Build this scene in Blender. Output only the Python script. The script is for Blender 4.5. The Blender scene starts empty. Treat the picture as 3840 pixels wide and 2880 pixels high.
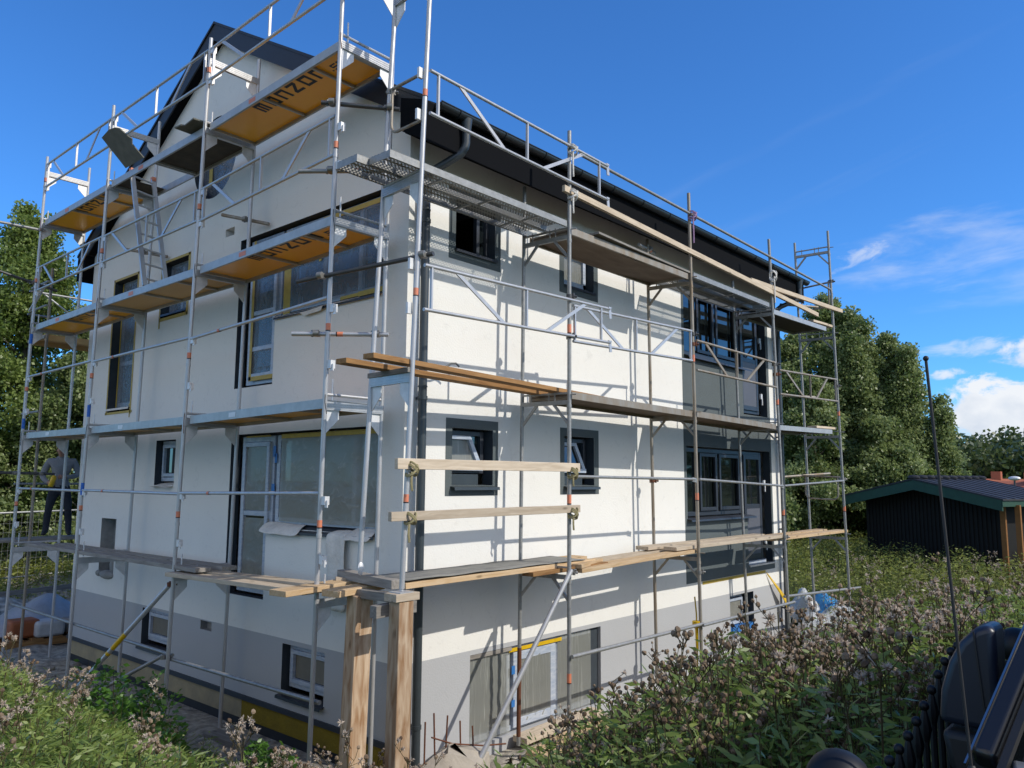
import bpy, bmesh, math, random
import numpy as np
from mathutils import Vector, Matrix
from mathutils.geometry import tessellate_polygon
R = math.radians
rnd = random.Random(7)
scene = bpy.context.scene
C = scene.collection
# ------------------------------------------------------------------ camera
YAW, PITCH, ROLL = R(41.528), R(6.960), R(0.339)
cam_d = bpy.data.cameras.new('camera'); cam = bpy.data.objects.new('camera', cam_d); C.objects.link(cam)
_f = Vector((math.cos(PITCH)*math.cos(YAW), math.cos(PITCH)*math.sin(YAW), math.sin(PITCH)))
_r = Vector((math.sin(YAW), -math.cos(YAW), 0)); _u = _r.cross(_f)
_r2 = math.cos(ROLL)*_r + math.sin(ROLL)*_u; _u2 = -math.sin(ROLL)*_r + math.cos(ROLL)*_u
CAM = Vector((-5.684, -6.587, 0))
cam.matrix_world = Matrix(((_r2.x, _u2.x, -_f.x, CAM.x), (_r2.y, _u2.y, -_f.y, CAM.y), (_r2.z, _u2.z, -_f.z, CAM.z), (0, 0, 0, 1)))
cam_d.sensor_width = 36; cam_d.lens = 28.02; cam_d.clip_end = 3000; cam_d.clip_start = 0.05
scene.camera = cam
# ------------------------------------------------------------------ light, sky, exposure
SUN = Vector((0.31, -1.0, 0.85)).normalized()
sl = bpy.data.lights.new('sun', 'SUN'); sl.energy = 3.0; sl.angle = R(0.53); sl.color = (1.0, 0.95, 0.86)
so = bpy.data.objects.new('sun', sl); C.objects.link(so); so.rotation_euler = SUN.to_track_quat('Z', 'Y').to_euler(); so.location = (5, -20, 20)
world = bpy.data.worlds.new('World'); scene.world = world; world.use_nodes = True
wn, wl = world.node_tree.nodes, world.node_tree.links
wn.clear()
wout = wn.new('ShaderNodeOutputWorld'); wbg = wn.new('ShaderNodeBackground'); wl.new(wbg.outputs[0], wout.inputs[0])
sky = wn.new('ShaderNodeTexSky'); sky.sky_type = 'NISHITA'; sky.sun_disc = False
sky.sun_elevation = math.asin(SUN.z); sky.sun_rotation = math.atan2(SUN.x, SUN.y)
sky.air_density = 1.0; sky.dust_density = 0.0; sky.ozone_density = 3.0; sky.altitude = 50
wbg.inputs['Strength'].default_value = 0.10
wtc = wn.new('ShaderNodeTexCoord')
def wmath(op, a, b=None, c=None, clamp=False):
    n = wn.new('ShaderNodeMath'); n.operation = op; n.use_clamp = clamp
    for i, v in enumerate((a, b, c)):
        if v is None: continue
        if isinstance(v, (int, float)): n.inputs[i].default_value = v
        else: wl.new(v, n.inputs[i])
    return n.outputs[0]
def wdot(vec):
    n = wn.new('ShaderNodeVectorMath'); n.operation = 'DOT_PRODUCT'; wl.new(wtc.outputs['Generated'], n.inputs[0]); n.inputs[1].default_value = vec
    return n.outputs['Value']
wcol = sky.outputs[0]
gam = wn.new('ShaderNodeHueSaturation'); gam.inputs['Saturation'].default_value = 1.0; gam.inputs['Value'].default_value = 1.0
wl.new(wcol, gam.inputs['Color']); wcol = gam.outputs[0]
tin = wn.new('ShaderNodeMix'); tin.data_type = 'RGBA'; tin.blend_type = 'MULTIPLY'; tin.inputs[0].default_value = 1; wl.new(wcol, tin.inputs[6]); tin.inputs[7].default_value = (0.45, 1.00, 1.62, 1); wcol = tin.outputs[2]
def cloud(center, a, b, tilt, sx, sy, detail, lo, hi, amount, seed, flat=0.0, col=(7.4, 7.6, 7.9)):
    """one cloud of the sky: an elliptic patch round a direction, broken up by noise"""
    global wcol
    c = Vector(center).normalized(); e1 = Vector((c.y, -c.x, 0)).normalized(); e2 = e1.cross(c).normalized()
    t1 = e1*math.cos(tilt)+e2*math.sin(tilt); t2 = e2*math.cos(tilt)-e1*math.sin(tilt)
    dc = wdot(c); p = wmath('DIVIDE', wdot(t1), dc); q = wmath('DIVIDE', wdot(t2), dc)
    front = wmath('GREATER_THAN', dc, 0.2)
    cx = wn.new('ShaderNodeCombineXYZ'); wl.new(wmath('MULTIPLY', p, sx), cx.inputs[0]); wl.new(wmath('MULTIPLY', q, sy), cx.inputs[1]); cx.inputs[2].default_value = seed
    nz = wn.new('ShaderNodeTexNoise'); nz.inputs['Scale'].default_value = 1; nz.inputs['Detail'].default_value = detail; nz.inputs['Roughness'].default_value = 0.6
    nz.inputs['Distortion'].default_value = 0.35
    wl.new(cx.outputs[0], nz.inputs['Vector'])
    pp = wmath('POWER', wmath('ABSOLUTE', wmath('DIVIDE', p, a)), 2.0)
    qq = wmath('POWER', wmath('ABSOLUTE', wmath('DIVIDE', q, b)), 2.0)
    fall = wmath('SUBTRACT', 1.0, wmath('ADD', pp, qq))
    v = wmath('ADD', wmath('MULTIPLY', fall, 0.55), wmath('MULTIPLY', wmath('SUBTRACT', nz.outputs[0], 0.5), 2.0))
    mr = wn.new('ShaderNodeMapRange'); mr.interpolation_type = 'SMOOTHSTEP'; wl.new(v, mr.inputs[0]); mr.inputs[1].default_value = lo; mr.inputs[2].default_value = hi
    m = wmath('MULTIPLY', wmath('MULTIPLY', mr.outputs[0], amount), front)
    mx = wn.new('ShaderNodeMix'); mx.data_type = 'RGBA'; wl.new(m, mx.inputs[0]); wl.new(wcol, mx.inputs[6])
    # lit tops, greyer undersides, modelled by a second finer noise
    n2 = wn.new('ShaderNodeTexNoise'); n2.inputs['Scale'].default_value = 2.1; n2.inputs['Detail'].default_value = 4; wl.new(cx.outputs[0], n2.inputs['Vector'])
    sh = wmath('ADD', wmath('MULTIPLY', wmath('SUBTRACT', n2.outputs[0], 0.5), 1.3*flat), wmath('MULTIPLY', q, flat*0.5/max(b, 1e-3)))
    sh = wmath('ADD', sh, 1.0-flat*0.22, clamp=False)
    cl = wn.new('ShaderNodeMix'); cl.data_type = 'RGBA'; wl.new(wmath('MINIMUM', wmath('MAXIMUM', sh, 0.0), 1.0), cl.inputs[0])
    cl.inputs[6].default_value = (3.4, 4.3, 5.8, 1); cl.inputs[7].default_value = (*col, 1)
    wl.new(cl.outputs[2], mx.inputs[7]); wcol = mx.outputs[2]
cloud((0.95, 0.165, 0.248), 0.20, 0.055, 0.02, 7, 26, 5, 0.2, 1.1, 0.42, 3.1)
cloud((0.93, 0.10, 0.20), 0.22, 0.035, -0.05, 6, 24, 4, 0.2, 1.1, 0.2, 8.3)
cloud((0.86, 0.33, 0.40), 0.42, 0.018, 0.36, 3, 30, 3, 0.25, 1.3, 0.06, 1.7)
cloud((0.89, 0.29, 0.345), 0.40, 0.02, 0.33, 3, 28, 3, 0.25, 1.3, 0.07, 5.2)
cloud((0.98, 0.160, 0.075), 0.085, 0.046, 0.0, 17, 24, 6, 0.02, 0.30, 0.97, 2.4, 0.75)
cloud((0.98, -0.06, 0.075), 0.12, 0.045, 0.0, 15, 22, 6, 0.02, 0.30, 0.95, 6.4, 0.75)
cloud((0.97, 0.185, 0.148), 0.06, 0.012, 0.05, 20, 60, 5, 0.05, 0.7, 0.5, 4.4, 0.3)
cloud((0.98, 0.145, 0.136), 0.035, 0.018, 0.0, 26, 40, 5, 0.05, 0.5, 0.85, 9.4, 0.5)
cloud((0.97, 0.215, 0.12), 0.02, 0.007, 0.0, 40, 60, 4, 0.0, 0.6, 0.8, 7.4, 0.3)
cloud((0.955, 0.30, 0.265), 0.035, 0.013, 0.3, 30, 60, 4, 0.1, 0.8, 0.55, 2.9, 0.3)
cloud((0.25, 0.94, 0.235), 0.035, 0.016, 0.0, 25, 40, 4, 0.05, 0.7, 0.5, 3.9, 0.3)
cloud((-0.90, 0.10, 0.42), 1.1, 0.62, 0.1, 2.2, 4.5, 5, 0.0, 0.6, 1.0, 12.5, 0.2)  # added cloud bank out of view, brings neutral light onto the shaded gable
cloud((0.0, -0.88, 0.48), 1.3, 0.60, 0.0, 2.5, 5, 5, -0.1, 0.5, 0.85, 17.5, 0.15, (10.5, 10.0, 9.2))  # added warm-white cloud behind the camera, out of view, to fill the facade shadows
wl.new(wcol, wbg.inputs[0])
scene.view_settings.view_transform = 'Standard'; scene.view_settings.look = 'None'
scene.view_settings.exposure = 0.28; scene.view_settings.gamma = 1.0
scene.render.engine = 'CYCLES'
scene.cycles.max_bounces = 8; scene.cycles.transparent_max_bounces = 16
# ------------------------------------------------------------------ materials
def mat(name, col, rough=0.6, metal=0.0, noise=None, bump=None, spec=0.5, coords='Object', col2=None, contrast=0.5, stretch=(1, 1, 1), alpha=None, coat=0, trans=0):
    """procedural material: base colour varied by stretched noise, optional bump"""
    m = bpy.data.materials.new(name); m.use_nodes = True
    n, l = m.node_tree.nodes, m.node_tree.links
    b = n['Principled BSDF']; b.inputs['Base Color'].default_value = (*col, 1); b.inputs['Roughness'].default_value = rough; b.inputs['Metallic'].default_value = metal
    b.inputs['Specular IOR Level'].default_value = spec
    if coat: b.inputs['Coat Weight'].default_value = coat; b.inputs['Coat Roughness'].default_value = 0.05
    tc = n.new('ShaderNodeTexCoord'); mp = n.new('ShaderNodeMapping'); mp.inputs['Scale'].default_value = stretch
    l.new(tc.outputs[coords], mp.inputs[0])
    if noise:
        nz = n.new('ShaderNodeTexNoise'); nz.inputs['Scale'].default_value = noise; nz.inputs['Detail'].default_value = 6; nz.inputs['Roughness'].default_value = 0.62
        l.new(mp.outputs[0], nz.inputs['Vector'])
        mr = n.new('ShaderNodeMapRange'); mr.inputs[1].default_value = 0.5-0.5*contrast; mr.inputs[2].default_value = 0.5+0.5*contrast
        l.new(nz.outputs[0], mr.inputs[0])
        mx = n.new('ShaderNodeMix'); mx.data_type = 'RGBA'; mx.inputs[6].default_value = (*col, 1); mx.inputs[7].default_value = (*(col2 or tuple(c*0.7 for c in col)), 1)
        l.new(mr.outputs[0], mx.inputs[0]); l.new(mx.outputs[2], b.inputs['Base Color'])
    if bump:
        s, st = bump
        nb = n.new('ShaderNodeTexNoise'); nb.inputs['Scale'].default_value = s; nb.inputs['Detail'].default_value = 5; l.new(mp.outputs[0], nb.inputs['Vector'])
        bp = n.new('ShaderNodeBump'); bp.inputs['Strength'].default_value = st; bp.inputs['Distance'].default_value = 0.02
        l.new(nb.outputs[0], bp.inputs['Height']); l.new(bp.outputs[0], b.inputs['Normal'])
    return m
def tree_of(m): return m.node_tree.nodes, m.node_tree.links, m.node_tree.nodes['Principled BSDF']
def render_mat(name, col, col2, stain):
    """hand-floated render: soft mottling, grain bump and faint trowel drag marks"""
    m = mat(name, col, 0.9, 0, 1.1, (46, 0.16), 0.2, 'Object', col2, 0.55)
    n, l, b = tree_of(m)
    old = b.inputs['Base Color'].links[0].from_socket
    tc = n.new('ShaderNodeTexCoord'); nz = n.new('ShaderNodeTexNoise'); nz.inputs['Scale'].default_value = 6.5; nz.inputs['Detail'].default_value = 8; nz.inputs['Roughness'].default_value = 0.75; nz.inputs['Distortion'].default_value = 1.2
    l.new(tc.outputs['Object'], nz.inputs['Vector'])
    mr = n.new('ShaderNodeMapRange'); mr.inputs[1].default_value = 0.56; mr.inputs[2].default_value = 0.78; mr.inputs[4].default_value = stain; l.new(nz.outputs[0], mr.inputs[0])
    mx = n.new('ShaderNodeMix'); mx.data_type = 'RGBA'; l.new(mr.outputs[0], mx.inputs[0]); l.new(old, mx.inputs[6]); mx.inputs[7].default_value = (*[c*0.66 for c in col], 1)
    l.new(mx.outputs[2], b.inputs['Base Color'])
    return m
def wood_mat(name, c1, c2, grain=1.0, rough=0.75):
    """sawn softwood: grain stretched along local X, knots, tint per object"""
    m = bpy.data.materials.new(name); m.use_nodes = True
    n, l, b = tree_of(m); b.inputs['Roughness'].default_value = rough; b.inputs['Specular IOR Level'].default_value = 0.25
    tc = n.new('ShaderNodeTexCoord'); oi = n.new('ShaderNodeObjectInfo')
    ad = n.new('ShaderNodeVectorMath'); ad.operation = 'ADD'; l.new(tc.outputs['Object'], ad.inputs[0])
    cb = n.new('ShaderNodeCombineXYZ'); mm = n.new('ShaderNodeMath'); mm.operation = 'MULTIPLY'; mm.inputs[1].default_value = 37; l.new(oi.outputs['Random'], mm.inputs[0]); l.new(mm.outputs[0], cb.inputs[0]); l.new(mm.outputs[0], cb.inputs[1]); l.new(cb.outputs[0], ad.inputs[1])
    mp = n.new('ShaderNodeMapping'); mp.inputs['Scale'].default_value = (0.9, 9*grain, 9*grain); l.new(ad.outputs[0], mp.inputs[0])
    wv = n.new('ShaderNodeTexNoise'); wv.inputs['Scale'].default_value = 3.2; wv.inputs['Detail'].default_value = 7; wv.inputs['Distortion'].default_value = 0.8; l.new(mp.outputs[0], wv.inputs['Vector'])
    cr = n.new('ShaderNodeValToRGB'); cr.color_ramp.elements[0].position = 0.33; cr.color_ramp.elements[1].position = 0.68
    cr.color_ramp.elements[0].color = (*c2, 1); cr.color_ramp.elements[1].color = (*c1, 1); l.new(wv.outputs[0], cr.inputs[0])
    mp2 = n.new('ShaderNodeMapping'); mp2.inputs['Scale'].default_value = (2.2, 7, 7); l.new(ad.outputs[0], mp2.inputs[0])
    vo = n.new('ShaderNodeTexVoronoi'); vo.inputs['Scale'].default_value = 1.0; l.new(mp2.outputs[0], vo.inputs['Vector'])
    kr = n.new('ShaderNodeMapRange'); kr.inputs[1].default_value = 0.05; kr.inputs[2].default_value = 0.14; kr.inputs[3].default_value = 0.75; kr.inputs[4].default_value = 0.0; l.new(vo.outputs['Distance'], kr.inputs[0])
    mx = n.new('ShaderNodeMix'); mx.data_type = 'RGBA'; l.new(kr.outputs[0], mx.inputs[0]); l.new(cr.outputs[0], mx.inputs[6]); mx.inputs[7].default_value = (*[c*0.4 for c in c2], 1)
    # weathered per-plank tint
    hs = n.new('ShaderNodeHueSaturation'); l.new(mx.outputs[2], hs.inputs['Color'])
    mr = n.new('ShaderNodeMapRange'); mr.inputs[3].default_value = 0.8; mr.inputs[4].default_value = 1.1; l.new(oi.outputs['Random'], mr.inputs[0]); l.new(mr.outputs[0], hs.inputs['Value'])
    l.new(hs.outputs[0], b.inputs['Base Color'])
    bp = n.new('ShaderNodeBump'); bp.inputs['Strength'].default_value = 0.25; bp.inputs['Distance'].default_value = 0.01; l.new(wv.outputs[0], bp.inputs['Height']); l.new(bp.outputs[0], b.inputs['Normal'])
    return m
def film_mat(name, tint, dens, sc=(2.0, 14, 1.6), streak=0.5):
    """clear masking film stretched over a window: mostly see-through, wrinkled, whitish creases"""
    m = bpy.data.materials.new(name); m.use_nodes = True
    n, l, b = tree_of(m); b.inputs['Base Color'].default_value = (*tint, 1); b.inputs['Roughness'].default_value = 0.36; b.inputs['Specular IOR Level'].default_value = 0.6
    tc = n.new('ShaderNodeTexCoord'); mp = n.new('ShaderNodeMapping'); mp.inputs['Scale'].default_value = sc; l.new(tc.outputs['Object'], mp.inputs[0])
    nz = n.new('ShaderNodeTexNoise'); nz.inputs['Scale'].default_value = 2.2; nz.inputs['Detail'].default_value = 7; nz.inputs['Distortion'].default_value = 1.4; l.new(mp.outputs[0], nz.inputs['Vector'])
    mr = n.new('ShaderNodeMapRange'); mr.inputs[1].default_value = 0.56; mr.inputs[2].default_value = 0.76; mr.inputs[3].default_value = dens; mr.inputs[4].default_value = min(1, dens+streak); l.new(nz.outputs[0], mr.inputs[0])
    tr = n.new('ShaderNodeBsdfTransparent'); mx = n.new('ShaderNodeMixShader'); l.new(mr.outputs[0], mx.inputs[0]); l.new(tr.outputs[0], mx.inputs[1]); l.new(b.outputs[0], mx.inputs[2])
    bp = n.new('ShaderNodeBump'); bp.inputs['Strength'].default_value = 0.5; bp.inputs['Distance'].default_value = 0.02; l.new(nz.outputs[0], bp.inputs['Height']); l.new(bp.outputs[0], b.inputs['Normal'])
    l.new(mx.outputs[0], n['Material Output'].inputs[0])
    return m
def leaf_mat(name, c1, c2, trans=0.35, rough=0.38):
    """foliage: tint read from the mesh attribute, thin-leaf translucency"""
    m = bpy.data.materials.new(name); m.use_nodes = True
    n, l, b = tree_of(m); b.inputs['Roughness'].default_value = rough; b.inputs['Specular IOR Level'].default_value = 0.55 if rough < .5 else 0.2
    at = n.new('ShaderNodeAttribute'); at.attribute_name = 'tint'
    mx = n.new('ShaderNodeMix'); mx.data_type = 'RGBA'; l.new(at.outputs['Fac'], mx.inputs[0]); mx.inputs[6].default_value = (*c1, 1); mx.inputs[7].default_value = (*c2, 1)
    l.new(mx.outputs[2], b.inputs['Base Color'])
    tl = n.new('ShaderNodeBsdfTranslucent'); l.new(mx.outputs[2], tl.inputs['Color'])
    ms = n.new('ShaderNodeMixShader'); ms.inputs[0].default_value = trans; l.new(b.outputs[0], ms.inputs[1]); l.new(tl.outputs[0], ms.inputs[2]); l.new(ms.outputs[0], n['Material Output'].inputs[0])
    return m
M = {}
M['cream'] = render_mat('cream_render', (0.775, 0.76, 0.715), (0.73, 0.715, 0.675), 0.55)
M['greyband'] = render_mat('grey_render', (0.425, 0.43, 0.44), (0.40, 0.405, 0.415), 0.22)
M['dark'] = mat('dark_grey_green_render', (0.108, 0.128, 0.132), 0.85, 0, 3, (60, 0.3), 0.25, 'Object', (0.095, 0.112, 0.116), 0.6)
M['reveal'] = mat('dark_reveal_render', (0.05, 0.062, 0.075), 0.85, 0, 5, (60, 0.25), 0.25)
M['mortar'] = mat('raw_mortar', (0.38, 0.37, 0.35), 0.95, 0, 7, (30, 0.6), 0.2, 'Object', (0.24, 0.235, 0.225), 0.5)
M['roof'] = mat('black_roof_metal', (0.016, 0.018, 0.021), 0.5, 0, 5, None, 0.5)
M['barge'] = mat('black_bargeboard', (0.018, 0.02, 0.025), 0.5, 0, 4, None, 0.4)
M['soffit'] = mat('black_soffit_board', (0.006, 0.0065, 0.008), 0.9, spec=0.08)
M['gutter'] = mat('black_gutter_metal', (0.025, 0.03, 0.033), 0.32, 0.0, 3, None, 0.6)
M['pipe'] = mat('slate_downpipe_metal', (0.045, 0.056, 0.063), 0.35, 0.0, 3, None, 0.6)
M['flash'] = mat('dark_flashing', (0.03, 0.035, 0.045), 0.5)
M['ins_y'] = mat('mustard_insulation', (0.26, 0.185, 0.02), 0.9, 0, 5, (30, 0.4), 0.2, 'Object', (0.18, 0.13, 0.02))
M['ins_b'] = mat('beige_insulation', (0.40, 0.33, 0.20), 0.9, 0, 3, (20, 0.5), 0.2, 'Object', (0.24, 0.21, 0.15))
M['membrane'] = mat('black_membrane', (0.02, 0.022, 0.026), 0.6, 0, 8)
M['upvc'] = mat('white_window_plastic', (0.50, 0.53, 0.58), 0.4, 0, 9, None, 0.5, 'Object', (0.30, 0.36, 0.46), 0.35, (1, 1, 4))
M['anth'] = mat('anthracite_window_plastic', (0.035, 0.04, 0.052), 0.38, 0, 6, None, 0.5)
M['doorpanel'] = mat('grey_door_panel', (0.10, 0.105, 0.125), 0.5, 0, 3, None, 0.5, 'Object', (0.085, 0.09, 0.108))
M['glass'] = mat('dark_window_glass', (0.008, 0.011, 0.012), 0.03, 0, None, None, 1.0)
M['interior'] = mat('dim_interior', (0.05, 0.035, 0.025), 0.9, 0, 4)
M['film'] = film_mat('masking_film', (0.30, 0.295, 0.255), 0.66, (1.5, 2.2, 3.2), 0.25)
M['film_b'] = film_mat('blueish_masking_film', (0.20, 0.225, 0.25), 0.50, (1.5, 2.6, 1.6), 0.26)
M['film_w'] = film_mat('splashed_masking_film', (0.34, 0.35, 0.325), 0.55, (8, 2, 0.45), 0.40)
M['tape'] = mat('yellow_masking_tape', (0.52, 0.36, 0.045), 0.55, 0, 12)
M['yellow'] = mat('bright_yellow_plastic', (0.75, 0.47, 0.01), 0.4, 0, 5)
M['cloth'] = mat('off_white_fleece', (0.80, 0.77, 0.72), 0.95, 0, 6, (30, 0.5), 0.1)
M['bluetape'] = mat('blue_tape', (0.03, 0.16, 0.45), 0.5)
M['alu'] = mat('aluminium_tube', (0.56, 0.56, 0.56), 0.38, 0.40, 14, (30, 0.06), 0.5, 'Object', (0.40, 0.40, 0.41), 0.7, (1, 1, 0.35))
M['alu_b'] = mat('dull_aluminium_beam', (0.48, 0.48, 0.47), 0.45, 0.35, 8, (20, 0.08), 0.5, 'Object', (0.33, 0.33, 0.32), 0.6)
M['plate'] = mat('pale_gusset_aluminium', (0.80, 0.80, 0.80), 0.5, 0.25, 10)
M['galv'] = mat('galvanised_steel', (0.36, 0.36, 0.35), 0.48, 0.35, 16, (25, 0.1), 0.5, 'Object', (0.22, 0.22, 0.21), 0.55)
M['galv_d'] = mat('weathered_galvanised_steel', (0.34, 0.33, 0.30), 0.6, 0.45, 6, (25, 0.15), 0.5, 'Object', (0.25, 0.18, 0.11), 0.45, (1, 1, 0.3))
M['steel_d'] = mat('dark_dirty_steel', (0.10, 0.10, 0.10), 0.5, 0.5, 10)
M['rust'] = mat('rusty_steel', (0.16, 0.06, 0.03), 0.8, 0.2, 15)
M['coupler'] = mat('zinc_coupler', (0.30, 0.29, 0.27), 0.5, 0.6, 20)
M['orange'] = mat('orange_sticker', (0.72, 0.17, 0.07), 0.5, 0, 30, None, 0.5, 'Object', (0.6, 0.25, 0.15))
M['black'] = mat('black_print', (0.012, 0.012, 0.014), 0.5)
M['bluepaint'] = mat('blue_spray_paint', (0.02, 0.13, 0.5), 0.6)
M['ply_o'] = mat('orange_phenolic_plywood', (1.0, 0.48, 0.008), 0.30, 0, 2.2, (8, 0.05), 0.5, 'Object', (0.90, 0.38, 0.008), 0.6, (1, 0.4, 1))
M['ply_t'] = mat('tan_plywood', (0.66, 0.41, 0.17), 0.6, 0, 2.5, None, 0.3, 'Object', (0.52, 0.31, 0.12), 0.6, (1, 0.3, 1))
M['ply_d'] = mat('dark_aged_plywood', (0.045, 0.036, 0.028), 0.8, 0, 6, (20, 0.2), 0.3, 'Object', (0.085, 0.07, 0.05), 0.5)
M['ply_g'] = mat('greyed_plywood', (0.10, 0.10, 0.085), 0.85, 0, 5, (15, 0.3), 0.3, 'Object', (0.17, 0.165, 0.14), 0.5)
M['ply_b'] = mat('weathered_brown_plywood', (0.20, 0.15, 0.11), 0.85, 0, 3.5, (12, 0.4), 0.3, 'Object', (0.10, 0.07, 0.05), 0.5, (0.5, 1.6, 1))
M['wood'] = wood_mat('fresh_pine', (0.62, 0.46, 0.29), (0.50, 0.33, 0.17))
M['wood_p'] = wood_mat('pale_dry_pine', (0.60, 0.50, 0.38), (0.46, 0.37, 0.27))
M['wood_b'] = wood_mat('brown_stained_pine', (0.36, 0.20, 0.08), (0.24, 0.12, 0.045))
M['wood_g'] = wood_mat('grey_weathered_pine', (0.30, 0.28, 0.25), (0.19, 0.17, 0.15))
M['wood_post'] = wood_mat('old_post_pine', (0.56, 0.43, 0.30), (0.30, 0.17, 0.085), 0.55)
M['strap'] = mat('khaki_lashing_strap', (0.36, 0.31, 0.16), 0.9, 0, 30)
M['sheet_g'] = mat('grey_muddy_sheet', (0.13, 0.13, 0.125), 0.7, 0, 4, (12, 0.3), 0.4, 'Object', (0.26, 0.25, 0.22), 0.5, (0.7, 3, 1))
def perf_mat():
    """punched steel planking: rows of round holes cut through, in long bands"""
    m = mat('perforated_galvanised_steel', (0.30, 0.30, 0.28), 0.5, 0.4, 9, None, 0.5, 'Object', (0.21, 0.21, 0.19), 0.6)
    n, l, b = tree_of(m)
    tc = n.new('ShaderNodeTexCoord'); sp = n.new('ShaderNodeSeparateXYZ'); l.new(tc.outputs['Object'], sp.inputs[0])
    def mt(op, a, bb=None):
        q = n.new('ShaderNodeMath'); q.operation = op
        for i, v in enumerate((a, bb)):
            if v is None: continue
            if isinstance(v, (int, float)): q.inputs[i].default_value = v
            else: l.new(v, q.inputs[i])
        return q.outputs[0]
    P = 0.047
    def grid(ox, oy):
        a = mt('SUBTRACT', mt('FRACT', mt('ADD', mt('DIVIDE', sp.outputs[0], P), ox)), 0.5); c = mt('SUBTRACT', mt('FRACT', mt('ADD', mt('DIVIDE', sp.outputs[1], P), oy)), 0.5)
        return mt('LESS_THAN', mt('ADD', mt('MULTIPLY', a, a), mt('MULTIPLY', c, c)), 0.085)
    holes = mt('MAXIMUM', grid(0, 0), grid(0.5, 0.5))
    tt = mt('FRACT', mt('MULTIPLY', mt('FRACT', mt('DIVIDE', mt('ADD', sp.outputs[1], 0.34), 0.325)), 2.9))
    band = mt('MULTIPLY', mt('GREATER_THAN', tt, 0.16), mt('LESS_THAN', tt, 0.88))
    holes = mt('MULTIPLY', holes, band)
    tr = n.new('ShaderNodeBsdfTransparent'); mx = n.new('ShaderNodeMixShader'); l.new(holes, mx.inputs[0]); l.new(b.outputs[0], mx.inputs[1]); l.new(tr.outputs[0], mx.inputs[2]); l.new(mx.outputs[0], n['Material Output'].inputs[0])
    return m
M['perf'] = perf_mat()
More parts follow.
